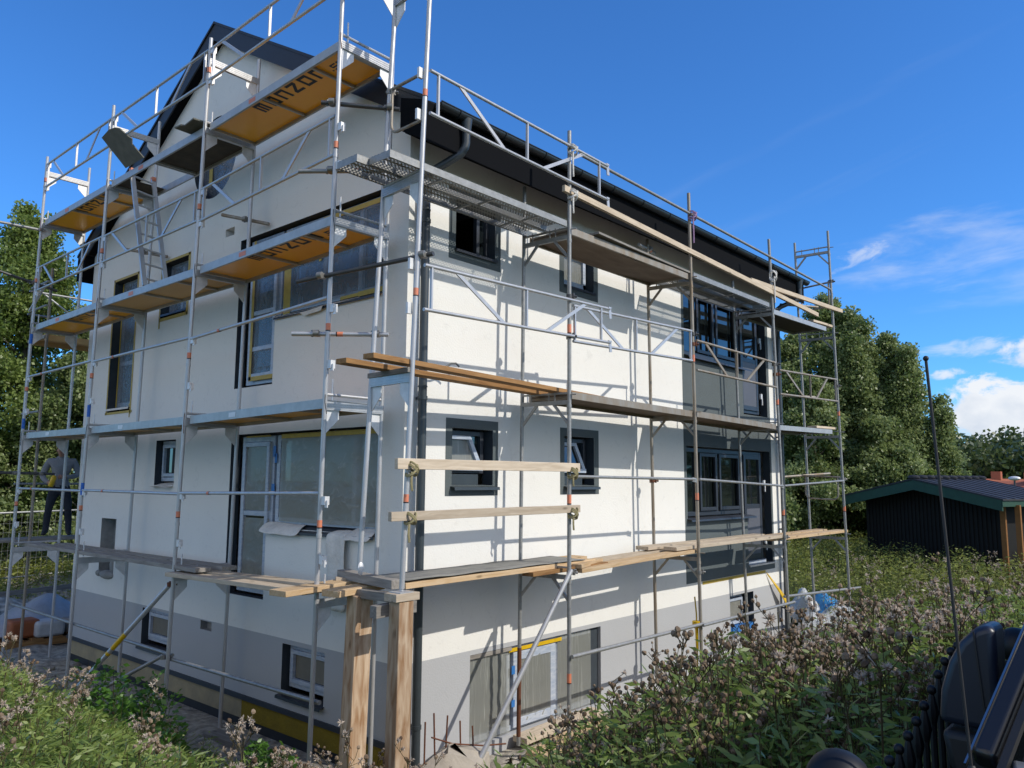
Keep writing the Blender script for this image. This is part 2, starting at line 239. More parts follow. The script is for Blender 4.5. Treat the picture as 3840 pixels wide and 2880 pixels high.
# ------------------------------------------------------------------ builders
def origin_of(o):
    p = Vector((0, 0, 0))
    while o is not None: p += o.location; o = o.parent
    return p
class MB:
    """collects boxes, bars, tubes and plates into ONE mesh object"""
    def __init__(s): s.v = []; s.f = []; s.m = []
    def add(s, vs, fs, mi=0):
        k = len(s.v); s.v += [tuple(map(float, v)) for v in vs]; s.f += [tuple(i+k for i in f) for f in fs]; s.m += [mi]*len(fs); return s
    def box(s, x0, y0, z0, x1, y1, z1, mi=0):
        x0, x1 = min(x0, x1), max(x0, x1); y0, y1 = min(y0, y1), max(y0, y1); z0, z1 = min(z0, z1), max(z0, z1)
        return s.add([(x0,y0,z0),(x1,y0,z0),(x1,y1,z0),(x0,y1,z0),(x0,y0,z1),(x1,y0,z1),(x1,y1,z1),(x0,y1,z1)], [(3,2,1,0),(4,5,6,7),(0,1,5,4),(1,2,6,5),(2,3,7,6),(3,0,4,7)], mi)
    def beam(s, a, b, w, h, up=(0, 0, 1), mi=0):
        a, b = Vector(a), Vector(b); d = (b-a).normalized(); up = Vector(up)
        if abs(d.dot(up)) > 0.99: up = Vector((1, 0, 0))
        sd = d.cross(up).normalized()*w/2; u = sd.cross(d).normalized()*h/2
        vs = [a-sd-u, a+sd-u, a+sd+u, a-sd+u, b-sd-u, b+sd-u, b+sd+u, b-sd+u]
        return s.add(vs, [(0,1,2,3),(7,6,5,4),(0,4,5,1),(1,5,6,2),(2,6,7,3),(3,7,4,0)], mi)
    def path(s, pts, r, n=8, mi=0, caps=True):
        pts = [Vector(p) for p in pts]; rs = r if isinstance(r, (list, tuple)) else [r]*len(pts)
        rings = []; prev = None
        for i, p in enumerate(pts):
            if i == 0: d = pts[1]-p
            elif i == len(pts)-1: d = p-pts[i-1]
            else: d = (pts[i+1]-p).normalized()+(p-pts[i-1]).normalized()
            d.normalize()
            if prev is None:
                up = Vector((0, 0, 1)) if abs(d.z) < 0.9 else Vector((1, 0, 0)); e1 = d.cross(up).normalized()
            else: e1 = (prev-d*prev.dot(d)).normalized()
            prev = e1; e2 = d.cross(e1)
            rings.append([p+(e1*math.cos(2*math.pi*k/n)+e2*math.sin(2*math.pi*k/n))*rs[i] for k in range(n)])
        vs = [v for rg in rings for v in rg]; fs = []
        for i in range(len(pts)-1):
            for k in range(n): fs.append((i*n+k, i*n+(k+1) % n, (i+1)*n+(k+1) % n, (i+1)*n+k))
        if caps: fs.append(tuple(range(n-1, -1, -1))); fs.append(tuple(range((len(pts)-1)*n, len(pts)*n)))
        return s.add(vs, fs, mi)
    def tube(s, a, b, r, n=10, mi=0): return s.path([a, b], r, n, mi)
    def prism(s, poly, vec, mi=0):
        k = len(poly); vec = Vector(vec); a = [Vector(p) for p in poly]
        return s.add(a+[p+vec for p in a], [tuple(range(k-1, -1, -1)), tuple(range(k, 2*k))]+[(i, (i+1) % k, k+(i+1) % k, k+i) for i in range(k)], mi)
    def quad(s, *p, mi=0): return s.add(p, [tuple(range(len(p)))], mi)
    def holed(s, outer, holes, mp, mi=0):
        loops = [[Vector((u, v, 0)) for u, v in outer]]+[[Vector((u, v, 0)) for u, v in h] for h in holes]
        tri = tessellate_polygon(loops); flat = [p for lp in loops for p in lp]
        return s.add([mp(p.x, p.y) for p in flat], [tuple(t) for t in tri], mi)
    def ball(s, c, r, nu=12, nv=8, sc=(1, 1, 1), mi=0):
        vs = []; fs = []
        for j in range(nv+1):
            th = math.pi*j/nv
            for i in range(nu):
                ph = 2*math.pi*i/nu; vs.append((c[0]+r*sc[0]*math.sin(th)*math.cos(ph), c[1]+r*sc[1]*math.sin(th)*math.sin(ph), c[2]+r*sc[2]*math.cos(th)))
        for j in range(nv):
            for i in range(nu): fs.append((j*nu+i, (j+1)*nu+i, (j+1)*nu+(i+1) % nu, j*nu+(i+1) % nu))
        return s.add(vs, fs, mi)
    def build(s, name, mats, parent=None, bevel=0, smooth=40, origin=None, fix=True):
        if not isinstance(mats, (list, tuple)): mats = [mats]
        if parent is not None: off = origin_of(parent)
        elif origin is not None: off = Vector(origin)
        else:
            a = np.array(s.v); off = Vector(((a[:, 0].min()+a[:, 0].max())/2, (a[:, 1].min()+a[:, 1].max())/2, a[:, 2].min()))
        me = bpy.data.meshes.new(name); me.from_pydata([(x-off.x, y-off.y, z-off.z) for x, y, z in s.v], [], s.f)
        for m in mats: me.materials.append(m)
        me.polygons.foreach_set('material_index', s.m)
        if fix:
            bm = bmesh.new(); bm.from_mesh(me); bmesh.ops.recalc_face_normals(bm, faces=bm.faces); bm.to_mesh(me); bm.free()
        me.polygons.foreach_set('use_smooth', [True]*len(me.polygons)); me.set_sharp_from_angle(angle=R(smooth))
        me.update()
        o = bpy.data.objects.new(name, me); C.objects.link(o)
        if parent is not None: o.parent = parent
        else: o.location = off
        if bevel:
            md = o.modifiers.new('bevel', 'BEVEL'); md.width = bevel; md.segments = 2; md.limit_method = 'ANGLE'; md.angle_limit = R(50)
        return o
def tag(o, label, cat, group=None, kind=None):
    if label: o['label'] = label
    if cat: o['category'] = cat
    if group: o['group'] = group
    if kind: o['kind'] = kind
    return o
def thing(name, label, cat, loc, group=None):
    o = bpy.data.objects.new(name, None); C.objects.link(o); o.location = loc; o.empty_display_size = 0.3
    return tag(o, label, cat, group)
def lerp(a, b, t): return tuple(a[i]+(b[i]-a[i])*t for i in range(len(a)))
def smooth01(t): t = max(0.0, min(1.0, t)); return t*t*(3-2*t)
def mesh_np(name, V, F, mats, midx=None, tint=None, parent=None, smooth=False):
    """big quad meshes (foliage) straight from arrays"""
    me = bpy.data.meshes.new(name); V = np.asarray(V, dtype=np.float32); F = np.asarray(F, dtype=np.int32)
    off = origin_of(parent) if parent is not None else Vector((0, 0, 0))
    V = V-np.array(off, dtype=np.float32)
    nf, k = F.shape
    me.vertices.add(len(V)); me.vertices.foreach_set('co', V.ravel())
    me.loops.add(nf*k); me.loops.foreach_set('vertex_index', F.ravel())
    me.polygons.add(nf); me.polygons.foreach_set('loop_start', np.arange(0, nf*k, k, dtype=np.int32))
    for m in (mats if isinstance(mats, (list, tuple)) else [mats]): me.materials.append(m)
    if midx is not None: me.polygons.foreach_set('material_index', np.asarray(midx, dtype=np.int32))
    me.update(calc_edges=True)
    if tint is not None:
        at = me.attributes.new('tint', 'FLOAT', 'POINT'); at.data.foreach_set('value', np.asarray(tint, dtype=np.float32))
    if smooth: me.polygons.foreach_set('use_smooth', [True]*nf)
    o = bpy.data.objects.new(name, me); C.objects.link(o)
    if parent is not None: o.parent = parent
    return o
# ------------------------------------------------------------------ ground and road
def ground_z(x, y):
    dx = max(-x, 0.0); dy = max(-y, 0.0); d = math.hypot(dx, dy)
    st = 1.25+2.6*smooth01((x+0.3)/3.2)
    s = smooth01((d-st)/(5.6-st if dy >= dx else 3.0+1.35*dy/max(dx, 1e-6)))
    w = 1-smooth01((y-3.0)/4.0) if y > 3 else 1.0
    z = -3.15+1.5*s*w
    e = smooth01((x-9.2)/4.0)
    if y > -6: z = max(z, -3.15+0.62*e)
    if y < -5.6: z = max(z, -1.65-0.9*smooth01((y+5.9)/0.3)*0)
    far = math.hypot(x-5, y-5)
    if far > 60: z = z*(1-smooth01((far-60)/60)) + (-2.4)*smooth01((far-60)/60)
    if y > 13.5 and x < 8: z += 0.55*smooth01((y-13.5)/2.5)*(0.6+0.4*math.sin(x*1.7+y*0.9))
    return z
def axis(lo, hi, fine, step):
    a = list(np.arange(lo, hi+1e-6, fine)); o = []; v = lo
    g = step
    while v > -1500: v -= g; g *= 1.35; o.append(v)
    o = o[::-1]+a; v = hi; g = step
    while v < 1500: v += g; g *= 1.35; o.append(v)
    return o
gxs, gys = axis(-14, 30, 0.4, 0.8), axis(-10, 24, 0.4, 0.8)
gv = []; gf = []
grs = np.random.RandomState(3)
for j, y in enumerate(gys):
    for i, x in enumerate(gxs):
        inside = -0.02 < x < 9.9 and -0.02 < y < 8.9
        gv.append((x, y, ground_z(x, y)+(0 if y < -5.8 or inside else grs.uniform(-0.05, 0.05))))
nx = len(gxs)
for j in range(len(gys)-1):
    for i in range(nx-1): gf.append((j*nx+i, j*nx+i+1, (j+1)*nx+i+1, (j+1)*nx+i))
mg = bpy.data.materials.new('soil_and_turf'); mg.use_nodes = True
n, l, b = tree_of(mg); b.inputs['Roughness'].default_value = 0.95; b.inputs['Specular IOR Level'].default_value = 0.1
tc = n.new('ShaderNodeTexCoord'); geo = n.new('ShaderNodeNewGeometry'); sp = n.new('ShaderNodeSeparateXYZ'); l.new(geo.outputs['Position'], sp.inputs[0])
def noise(sc, det=6):
    z = n.new('ShaderNodeTexNoise'); z.inputs['Scale'].default_value = sc; z.inputs['Detail'].default_value = det; l.new(geo.outputs['Position'], z.inputs['Vector']); return z.outputs[0]
def ramp(x, stops):
    c = n.new('ShaderNodeValToRGB'); l.new(x, c.inputs[0])
    while len(c.color_ramp.elements) < len(stops): c.color_ramp.elements.new(0.5)
    for e, (p, col) in zip(c.color_ramp.elements, stops): e.position = p; e.color = (*col, 1)
    return c.outputs[0]
turf = ramp(noise(2.5), [(0.3, (0.030, 0.038, 0.014)), (0.5, (0.055, 0.075, 0.022)), (0.7, (0.11, 0.115, 0.045))])
grav = ramp(noise(7, 10), [(0.28, (0.16, 0.15, 0.13)), (0.5, (0.33, 0.30, 0.25)), (0.72, (0.50, 0.46, 0.38))])
def sstep(val, a, bb):
    r = n.new('ShaderNodeMapRange'); r.interpolation_type = 'SMOOTHSTEP'; r.inputs[1].default_value = a; r.inputs[2].default_value = bb; l.new(val, r.inputs[0]); return r.outputs[0]
def mth(op, a, bb):
    q = n.new('ShaderNodeMath'); q.operation = op
    for i, v in enumerate((a, bb)):
        if isinstance(v, (int, float)): q.inputs[i].default_value = v
        else: l.new(v, q.inputs[i])
    return q.outputs[0]
yy = mth('ADD', sp.outputs[1], mth('MULTIPLY', noise(0.7), 2.0))
g1 = mth('MULTIPLY', mth('MULTIPLY', sstep(yy, 7.6, 9.2), mth('SUBTRACT', 1.0, sstep(yy, 19.3, 21.0))), mth('SUBTRACT', 1.0, sstep(sp.outputs[0], 10, 13)))
pad = mth('MULTIPLY', mth('SUBTRACT', 1.0, sstep(sp.outputs[2], -3.1, -2.95)), mth('SUBTRACT', 1.0, sstep(sp.outputs[0], 8.5, 9.5)))
gm = mth('MAXIMUM', g1, pad)
mx = n.new('ShaderNodeMix'); mx.data_type = 'RGBA'; l.new(gm, mx.inputs[0]); l.new(turf, mx.inputs[6]); l.new(grav, mx.inputs[7]); l.new(mx.outputs[2], b.inputs['Base Color'])
bp = n.new('ShaderNodeBump'); bp.inputs['Strength'].default_value = 0.8; bp.inputs['Distance'].default_value = 0.06; l.new(noise(9, 8), bp.inputs['Height']); l.new(bp.outputs[0], b.inputs['Normal'])
me = bpy.data.meshes.new('ground'); me.from_pydata(gv, [], gf); me.materials.append(mg); me.polygons.foreach_set('use_smooth', [True]*len(me.polygons))
g = bpy.data.objects.new('ground', me); C.objects.link(g); tag(g, 'rough ground of soil, turf and gravel round the house', 'ground', kind='structure')
M['asphalt'] = mat('asphalt', (0.055, 0.055, 0.055), 0.9, 0, 60, (80, 0.4), 0.3)
road = MB().quad((-60, -12, -1.646), (60, -12, -1.646), (60, -6.35, -1.646), (-60, -6.35, -1.646)).build('road', M['asphalt'])
tag(road, 'dark asphalt road along the iron fence', 'road', kind='structure')
# ------------------------------------------------------------------ house
house = thing('house', 'white rendered three storey house with black roof under scaffolding', 'house', (0, 0, -3.2))
S = lambda u, z, d=0.0: (u, d, z)            # sunny facade, plane y = 0
G = lambda u, z, d=0.0: (d, u, z)            # gable, plane x = 0
def rect(u0, u1, z0, z1): return [(u0, z0), (u1, z0), (u1, z1), (u0, z1)]
HX, HY = 9.87, 8.88
BZ, FZ = -1.925, -2.73
gable_top = lambda u: 4.11+0.576*(u if u < HY/2 else HY-u)
L_UP = [(0.43, 2.14), (2.65, 2.14), (2.65, 1.25), (3.61, 1.25), (3.61, 3.37), (0.43, 3.37)]
L_LO = [(0.44, -0.60), (2.65, -0.60), (2.65, -1.51), (3.61, -1.51), (3.61, 0.61), (0.44, 0.61)]
ROUND = [(4.5+0.64*math.cos(a), 4.86+0.64*math.sin(a)) for a in np.linspace(0, 2*math.pi, 40, endpoint=False)]
TALL = rect(6.94, 7.86, 1.14, 3.46); SMALL = rect(5.15, 6.02, 2.56, 3.46); GF = rect(5.24, 5.89, -0.09, 0.60)
NICHE = rect(7.18, 7.77, -1.57, -0.66); VENT = rect(3.81, 4.06, 3.51, 3.63)
BL = rect(5.17, 6.02, -2.55, -1.96); BR = rect(1.30, 2.17, -2.60, -1.98); SQ = rect(3.90, 4.21, -2.06, -1.94)
w = MB()
w.holed([(0, BZ), (HY, BZ), (HY, 4.11), (HY/2, gable_top(HY/2)), (0, 4.11)], [L_UP, L_LO, ROUND, TALL, SMALL, GF, NICHE, VENT], lambda u, z: G(u, z))
SW = {'u1': rect(0.73, 1.42, 2.72, 3.37), 'u2': rect(2.82, 3.52, 2.70, 3.36), 'l1': rect(0.72, 1.41, -0.05, 0.61), 'l2': rect(2.82, 3.50, -0.05, 0.61)}
P_UP = [(6.09, 2.12), (8.27, 2.12), (8.27, 1.27), (9.32, 1.27), (9.32, 3.34), (6.09, 3.34)]
P_LO = [(6.10, -0.60), (8.30, -0.60), (8.30, -1.50), (9.36, -1.50), (9.36, 0.60), (6.10, 0.60)]
BB = rect(1.06, 3.63, -3.0, -1.98); BRS = rect(7.52, 8.46, -2.62, -1.97)
w.holed([(0, BZ), (HX, BZ), (HX, 4.11), (0, 4.11)], list(SW.values())+[P_UP, P_LO], lambda u, z: S(u, z))
w.quad((HX, 0, -3.3), (HX, HY, -3.3), (HX, HY, 4.11), (HX, HY/2, gable_top(HY/2)), (HX, 0, 4.11)); w.quad((0, HY, -3.3), (HX, HY, -3.3), (HX, HY, 4.11), (0, HY, 4.11))
w.build('upper_wall', M['cream'], house)
w = MB()
w.holed(rect(0, HY, FZ, BZ), [BL, BR, SQ], lambda u, z: G(u, z)); w.holed(rect(0, HX, -3.3, BZ), [BB, BRS], lambda u, z: S(u, z))
w.build('plinth_band', M['greyband'], house)
MB().box(-0.025, -0.0, FZ-0.06, 0.0, HY, FZ).build('base_flashing', M['flash'], house)
w = MB(); w.box(0.015, 0, -3.03, 0.05, 3.07, FZ-0.06); w.build('foundation_insulation', M['ins_y'], house)
w = MB(); w.box(0.012, 3.07, -3.03, 0.05, HY, FZ-0.06); w.build('foundation_insulation', M['ins_b'], house)
MB().box(0.03, 0, -3.4, 0.08, HY, -3.03).build('foundation_membrane', M['membrane'], house)
# roof
w = MB(); X0, X1 = -0.13, 10.38; ez, az = 4.13, 6.92; ye0, ye1 = -0.40, HY+0.40
w.prism([(X0, ye0, ez), (X0, HY/2, az), (X0, ye1, ez), (X0, ye1, ez-0.24), (X0, HY/2, az-0.24), (X0, ye0, ez-0.24)], (X1-X0, 0, 0))
for k in range(22):                         # standing seams
    x = 0.2+k*0.48
    w.beam((x, ye0, ez+0.015), (x, HY/2, az+0.015), 0.03, 0.03); w.beam((x, ye1, ez+0.015), (x, HY/2, az+0.015), 0.03, 0.03)
roof = w.build('roof', M['roof'], house)
w = MB()
for y0, y1 in ((ye0, HY/2), (ye1, HY/2)):
    w.prism([(-0.152, y0, ez+0.03), (-0.152, y1, az+0.03), (-0.152, y1, az-0.26), (-0.152, y0, ez-0.26)], (0.022, 0, 0))
    w.prism([(-0.17, y0, ez+0.045), (-0.17, y1, az+0.045), (-0.17, y1, az+0.005), (-0.17, y0, ez+0.005)], (0.06, 0, 0))
w.build('bargeboard', M['barge'], roof)
w = MB()
for x in (-0.01,):
    for y0, y1, in ((0.02, HY/2), (HY-0.02, HY/2)):
        w.quad((-0.13, y0, 4.13), (-0.13, y1, az-0.243), (0.0, y1, az-0.243), (0.0, y0, 4.13))
w.build('verge_soffit', M['soffit'], roof)
w = MB()
w.prism([(-0.16, -0.002, 3.885), (-0.16, -0.412, 3.66), (-0.16, -0.412, 4.12), (-0.16, -0.002, 4.27)], (X1+0.16-0.02, 0, 0))
for k in range(1, 4):                       # soffit board joints
    y = -0.375*k/4; z = 3.885-0.205*k/4
    w.box(-0.16, y-0.006, z-0.006, X1-0.03, y+0.006, z+0.002)
w.build('eaves_box', M['soffit'], house)
MB().prism([(-0.16, HY+0.002, 3.885), (-0.16, HY+0.375, 3.68), (-0.16, HY+0.375, 4.06), (-0.16, HY+0.002, 4.27)], (X1+0.16-0.02, 0, 0)).build('eaves_box', M['soffit'], house)
w = MB(); cy, cz, gr = -0.455, 4.115, 0.068
prof = [(cy+gr*math.cos(a), cz-gr*math.sin(a)) for a in np.linspace(0, math.pi, 12)]
inn = [(cy+(gr-0.006)*math.cos(a), cz-(gr-0.006)*math.sin(a)) for a in np.linspace(math.pi, 0, 12)]
w.prism([(-0.02, y, z) for y, z in prof+inn], (10.44, 0, 0)); w.tube((-0.02, cy-gr, cz+0.004), (10.42, cy-gr, cz+0.004), 0.009, 8)
w.prism([(-0.02, y, z) for y, z in prof], (0.01, 0, 0)); w.prism([(10.41, y, z) for y, z in prof], (0.01, 0, 0))
gut = w.build('gutter', M['gutter'], house)
for k in range(14):
    x = 0.28+k*0.76; MB().path([(x, cy+(gr+0.006)*math.cos(a), cz-(gr+0.006)*math.sin(a)) for a in np.linspace(0.1, math.pi-0.05, 9)], 0.009, 5).build('gutter_bracket', M['gutter'], gut)
def downpipe(pts, foot, clips, outlet):
    w = MB(); w.path(pts+[foot], 0.048, 14)
    w.path([(outlet[0], -0.455, outlet[2]-0.02), (outlet[0], -0.455, outlet[2]-0.19)], [0.072, 0.05], 14)
    p = w.build('downpipe', M['pipe'], house)
    for z in clips:
        c = MB(); c.path([(foot[0], foot[1], z-0.02), (foot[0], foot[1], z+0.02)], 0.056, 14); c.box(foot[0]-0.012, foot[1], z-0.015, foot[0]+0.012, -0.002, z+0.015)
        c.build('pipe_clip', M['pipe'], p)
    for z in clips[:2]: MB().path([(foot[0], foot[1], z+0.12), (foot[0], foot[1], z+0.135)], 0.053, 14).build('pipe_joint', M['pipe'], p)
downpipe([(0.43, -0.455, 4.03), (0.43, -0.455, 3.80), (0.42, -0.445, 3.74), (0.39, -0.42, 3.675), (0.22, -0.17, 3.50), (0.18, -0.12, 3.45), (0.165, -0.10, 3.38), (0.165, -0.10, 3.30)], (0.165, -0.10, -3.0), [2.9, 0.9, -0.4, -2.55], (0.43, -0.44, 4.10))
downpipe([(10.02, -0.455, 4.03), (10.02, -0.455, 3.80), (10.0, -0.445, 3.74), (9.97, -0.42, 3.68), (9.76, -0.17, 3.54), (9.72, -0.12, 3.49), (9.70, -0.10, 3.42), (9.70, -0.10, 3.32)], (9.70, -0.10, -3.0), [2.9, 0.9, -0.9, -2.4], (10.02, -0.44, 4.10))
# ---- window helpers: everything recessed in real openings
def opening(name, F, poly, depth, material='reveal', label=None, surround=None):
    """reveal faces of an opening (plus a painted surround); returns the window part"""
    w = MB(); k = len(poly)
    for i in range(k):
        a, b = poly[i], poly[(i+1) % k]; w.quad(F(*a, 0.0), F(*b, 0.0), F(*b, depth), F(*a, depth))
    mats = [M[material]]
    if surround:
        mats.append(M['dark']); u0, u1, z0, z1 = surround
        us = [p[0] for p in poly]; zs = [p[1] for p in poly]
        t = -0.004
        w.holed(rect(u0, u1, z0, z1), [poly], lambda u, z: F(u, z, t), 1)
        for a, b in ((0, 1), (1, 2), (2, 3), (3, 0)):
            q = rect(u0, u1, z0, z1); w.quad(F(*q[a], t), F(*q[b], t), F(*q[b], 0.0), F(*q[a], 0.0), mi=1)
    o = w.build(name, mats, house)
    if label: o['label'] = label
    return o
def fbox(w, F, u0, u1, z0, z1, d0, d1, mi=0):
    a, b = F(u0, z0, d0), F(u1, z1, d1); w.box(*a, *b, mi)
def frame(win, F, u0, u1, z0, z1, d, mat_, t=0.07, sash=0.05, mull=(), rails=(), pane='glass', name='frame', dep=0.06):
    w = MB()
    fbox(w, F, u0, u0+t, z0, z1, d-dep, d); fbox(w, F, u1-t, u1, z0, z1, d-dep, d)
    fbox(w, F, u0+t, u1-t, z0, z0+t, d-dep, d); fbox(w, F, u0+t, u1-t, z1-t, z1, d-dep, d)
    for m_ in mull: fbox(w, F, m_-t/2, m_+t/2, z0+t, z1-t, d-dep+0.003, d)
    for r_ in rails: fbox(w, F, u0+t, u1-t, r_-t/2, r_+t/2, d-dep+0.005, d)
    f = w.build(name, M[mat_] if isinstance(mat_, str) else mat_, win, bevel=0.004)
    MB().quad(F(u0+t*0.6, z0+t*0.6, d-0.016), F(u1-t*0.6, z0+t*0.6, d-0.016), F(u1-t*0.6, z1-t*0.6, d-0.016), F(u0+t*0.6, z1-t*0.6, d-0.016)).build('pane', M[pane], win)
    return f
def sheet(win, F, u0, u1, z0, z1, d, m, nu=10, nz=12, amp=0.006, name='masking_film', seed=1):
    r = random.Random(seed); w = MB(); vs = []; fs = []
    for j in range(nz+1):
        for i in range(nu+1):
            e = 0 if i in (0, nu) or j in (0, nz) else r.uniform(-amp, amp)
            vs.append(F(u0+(u1-u0)*i/nu, z0+(z1-z0)*j/nz, d+e))
    for j in range(nz):
        for i in range(nu): fs.append((j*(nu+1)+i, j*(nu+1)+i+1, (j+1)*(nu+1)+i+1, (j+1)*(nu+1)+i))
    w.add(vs, fs); return w.build(name, M[m], win, smooth=80, fix=False)
def tape(win, F, strips, d=-0.004, name='masking_tape', m='tape'):
    for u0, u1, z0, z1 in strips:
        w = MB(); fbox(w, F, u0, u1, z0, z1, d-0.003, d); w.build(name, M[m], win)
def sill(win, F, u0, u1, z, d0, d1, m='pipe', drop=0.035):
    w = MB(); a = 0.0
    vs = [F(u0, z+0.03, d0), F(u1, z+0.03, d0), F(u1, z, d1), F(u0, z, d1), F(u0, z-drop, d1-0.004), F(u1, z-drop, d1-0.004), F(u0, z+0.024, d0), F(u1, z+0.024, d0), F(u1, z-0.007, d1+0.01), F(u0, z-0.007, d1+0.01)]
    w.add(vs, [(0, 1, 2, 3), (3, 2, 5, 4), (6, 9, 8, 7), (0, 3, 9, 6), (1, 7, 8, 2)])
    return w.build('window_sill', M[m], win)
# gable windows
o = opening('window', G, TALL, 0.2, label='tall narrow window edged with yellow tape')
frame(o, G, 6.99, 7.86, 1.24, 3.46, 0.2, 'upvc', 0.07, rails=(2.0,)); sheet(o, G, 7.0, 7.85, 1.22, 3.44, 0.13, 'film_b', seed=3)
tape(o, G, [(6.90, 6.94, 1.08, 3.50), (7.86, 7.90, 1.10, 3.50), (6.86, 7.93, 1.10, 1.14), (6.90, 7.90, 3.46, 3.50), (6.93, 6.96, 1.02, 1.10)])
tape(o, G, [(7.80, 7.84, 1.24, 3.44), (7.0, 7.3, 1.24, 1.28)], 0.13); sill(o, G, 6.96, 7.86, 1.20, 0.18, -0.02, 'cloth')
o = opening('window', G, SMALL, 0.2, label='small square window edged with yellow tape')
frame(o, G, 5.2, 6.02, 2.62, 3.46, 0.2, 'upvc', 0.07, mull=(5.6,)); sheet(o, G, 5.2, 6.0, 2.62, 3.44, 0.13, 'film_b', seed=4)
tape(o, G, [(5.09, 5.15, 2.52, 3.50), (6.02, 6.06, 2.40, 3.50), (5.1, 6.06, 2.51, 2.56), (5.1, 6.06, 3.46, 3.50)]); sill(o, G, 5.15, 6.02, 2.62, 0.18, -0.01, 'anth')
o = opening('window', G, GF, 0.16, label='small square window with white frame and paper on its sill')
frame(o, G, 5.24, 5.87, -0.03, 0.59, 0.16, 'upvc', 0.06); frame(o, G, 5.30, 5.81, 0.04, 0.53, 0.13, 'upvc', 0.05, name='sash')
w = MB(); w.add([(-0.09, 5.9, -0.13), (-0.11, 5.6, -0.10), (-0.10, 5.35, -0.13), (-0.07, 5.26, -0.12), (0.12, 5.26, -0.06), (0.12, 5.55, -0.05), (0.12, 5.88, -0.06)], [(0, 1, 5, 6), (1, 2, 5), (2, 3, 4, 5)]); w.build('sill_paper', M['cloth'], o)
o = opening('wall_niche', G, NICHE, 0.22, 'mortar', label='raw unfinished slot in the render'); MB().quad(*[G(u, z, 0.22) for u, z in NICHE]).build('back_wall', M['mortar'], o)
w = MB(); w.ball((0.02, 7.42, -1.58), 0.11, 10, 7, (0.9, 2.5, 0.7)); w.ball((0.08, 7.32, -1.42), 0.10, 9, 6, (0.8, 1.1, 1.6)); w.ball((-0.01, 7.7, -1.57), 0.07, 8, 6, (0.9, 1.2, 0.8)); w.build('mortar_lump', M['mortar'], o)
o = opening('vent_hole', G, VENT, 0.2, 'cream'); MB().quad(*[G(u, z, 0.2) for u, z in VENT]).build('back_wall', M['mortar'], o)
o = opening('vent_hole', G, SQ, 0.1, 'mortar'); MB().quad(*[G(u, z, 0.1) for u, z in SQ]).build('back_wall', M['mortar'], o)
w = MB(); k = 40
for i in range(k):
    a, b = ROUND[i], ROUND[(i+1) % k]; w.quad(G(*a, 0), G(*b, 0), G(*b, 0.2), G(*a, 0.2))
o = w.build('window', M['reveal'], house); o['label'] = 'round window behind clear film'
w = MB(); f1 = [G(4.5+0.64*math.cos(a), 4.86+0.64*math.sin(a), 0.17) for a in np.linspace(0, 2*math.pi, 33)]
w.path(f1, 0.04, 6, caps=False); w.build('frame', M['anth'], o)
MB().add([G(4.5+0.62*math.cos(a), 4.86+0.62*math.sin(a), 0.18) for a in np.linspace(0, 2*math.pi, 32, endpoint=False)], [tuple(range(32))]).build('pane', M['glass'], o)
MB().add([G(4.5+0.60*math.cos(a), 4.86+0.60*math.sin(a), 0.15+0.01*math.sin(5*a)) for a in np.linspace(0, 2*math.pi, 32, endpoint=False)]+[G(4.5, 4.86, 0.14)], [(i, (i+1) % 32, 32) for i in range(32)]).build('masking_film', M['film_b'], o)
tape(o, G, [(4.8, 4.9, 4.55, 4.95)], 0.13)
for nm, poly, F, bot in (('basement', BL, G, -2.55), ('basement', BR, G, -2.60)):
    o = opening('window', G, poly, 0.16, label='low basement window with white frame')
    u0, u1 = poly[0][0], poly[1][0]; zt = poly[2][1]
    frame(o, G, u0, u1-0.02, bot+0.1, zt-0.02, 0.16, 'upvc', 0.05); frame(o, G, u0+0.03, u1-0.08, bot+0.16, zt-0.07, 0.13, 'upvc', 0.05, name='sash')
    MB().quad(*[G(u, z, 0.11) for u, z in rect(u0+0.09, u1-0.14, bot+0.22, zt-0.13)]).build('blind', mat('beige_blind', (0.20, 0.18, 0.14), 0.7, 0, 5), o)
    sill(o, G, u0-0.02, u1+0.03, bot+0.02, 0.12, -0.06, 'anth')
def gable_L(poly, zt, zb, zd, label, lower):
    o = opening('balcony_window', G, poly, 0.15, label=label)
    # door leaf, then the fixed lights
    d = 0.15
    frame(o, G, 2.66, 3.46, zd+0.04, zt-0.03, d, 'upvc', 0.075, rails=((zd+1.07,) if lower else (zd+0.53, zd+1.03)), name='door_frame')
    frame(o, G, 2.74, 3.38, zd+0.13, zt-0.11, d-0.035, 'upvc', 0.06, rails=((zd+1.07,) if lower else (zd+0.53, zd+1.03)), name='door_leaf')
    frame(o, G, 0.45, 2.60, zb+0.05, zt-0.03, d, 'upvc', 0.075, mull=(0.97, 1.69))
    return o
o = gable_L(L_UP, 3.37, 2.14, 1.25, 'upper L-shaped window and door wrapped in clear film', False)
sheet(o, G, 2.68, 3.30, 1.42, 3.32, 0.07, 'film_b', seed=5); sheet(o, G, 0.46, 2.40, 2.22, 3.32, 0.06, 'film_b', 16, 12, 0.012, seed=6)
tape(o, G, [(2.42, 2.58, 2.16, 3.3)], 0.075, m='tape'); tape(o, G, [(0.45, 0.95, 2.17, 2.23), (0.95, 1.3, 2.18, 2.22), (0.45, 1.7, 3.25, 3.31), (3.28, 3.34, 1.35, 3.32), (2.70, 3.34, 1.34, 1.40), (1.72, 1.77, 2.75, 3.25)], 0.055)
sill(o, G, 0.43, 2.64, 2.13, 0.14, -0.03, 'anth')
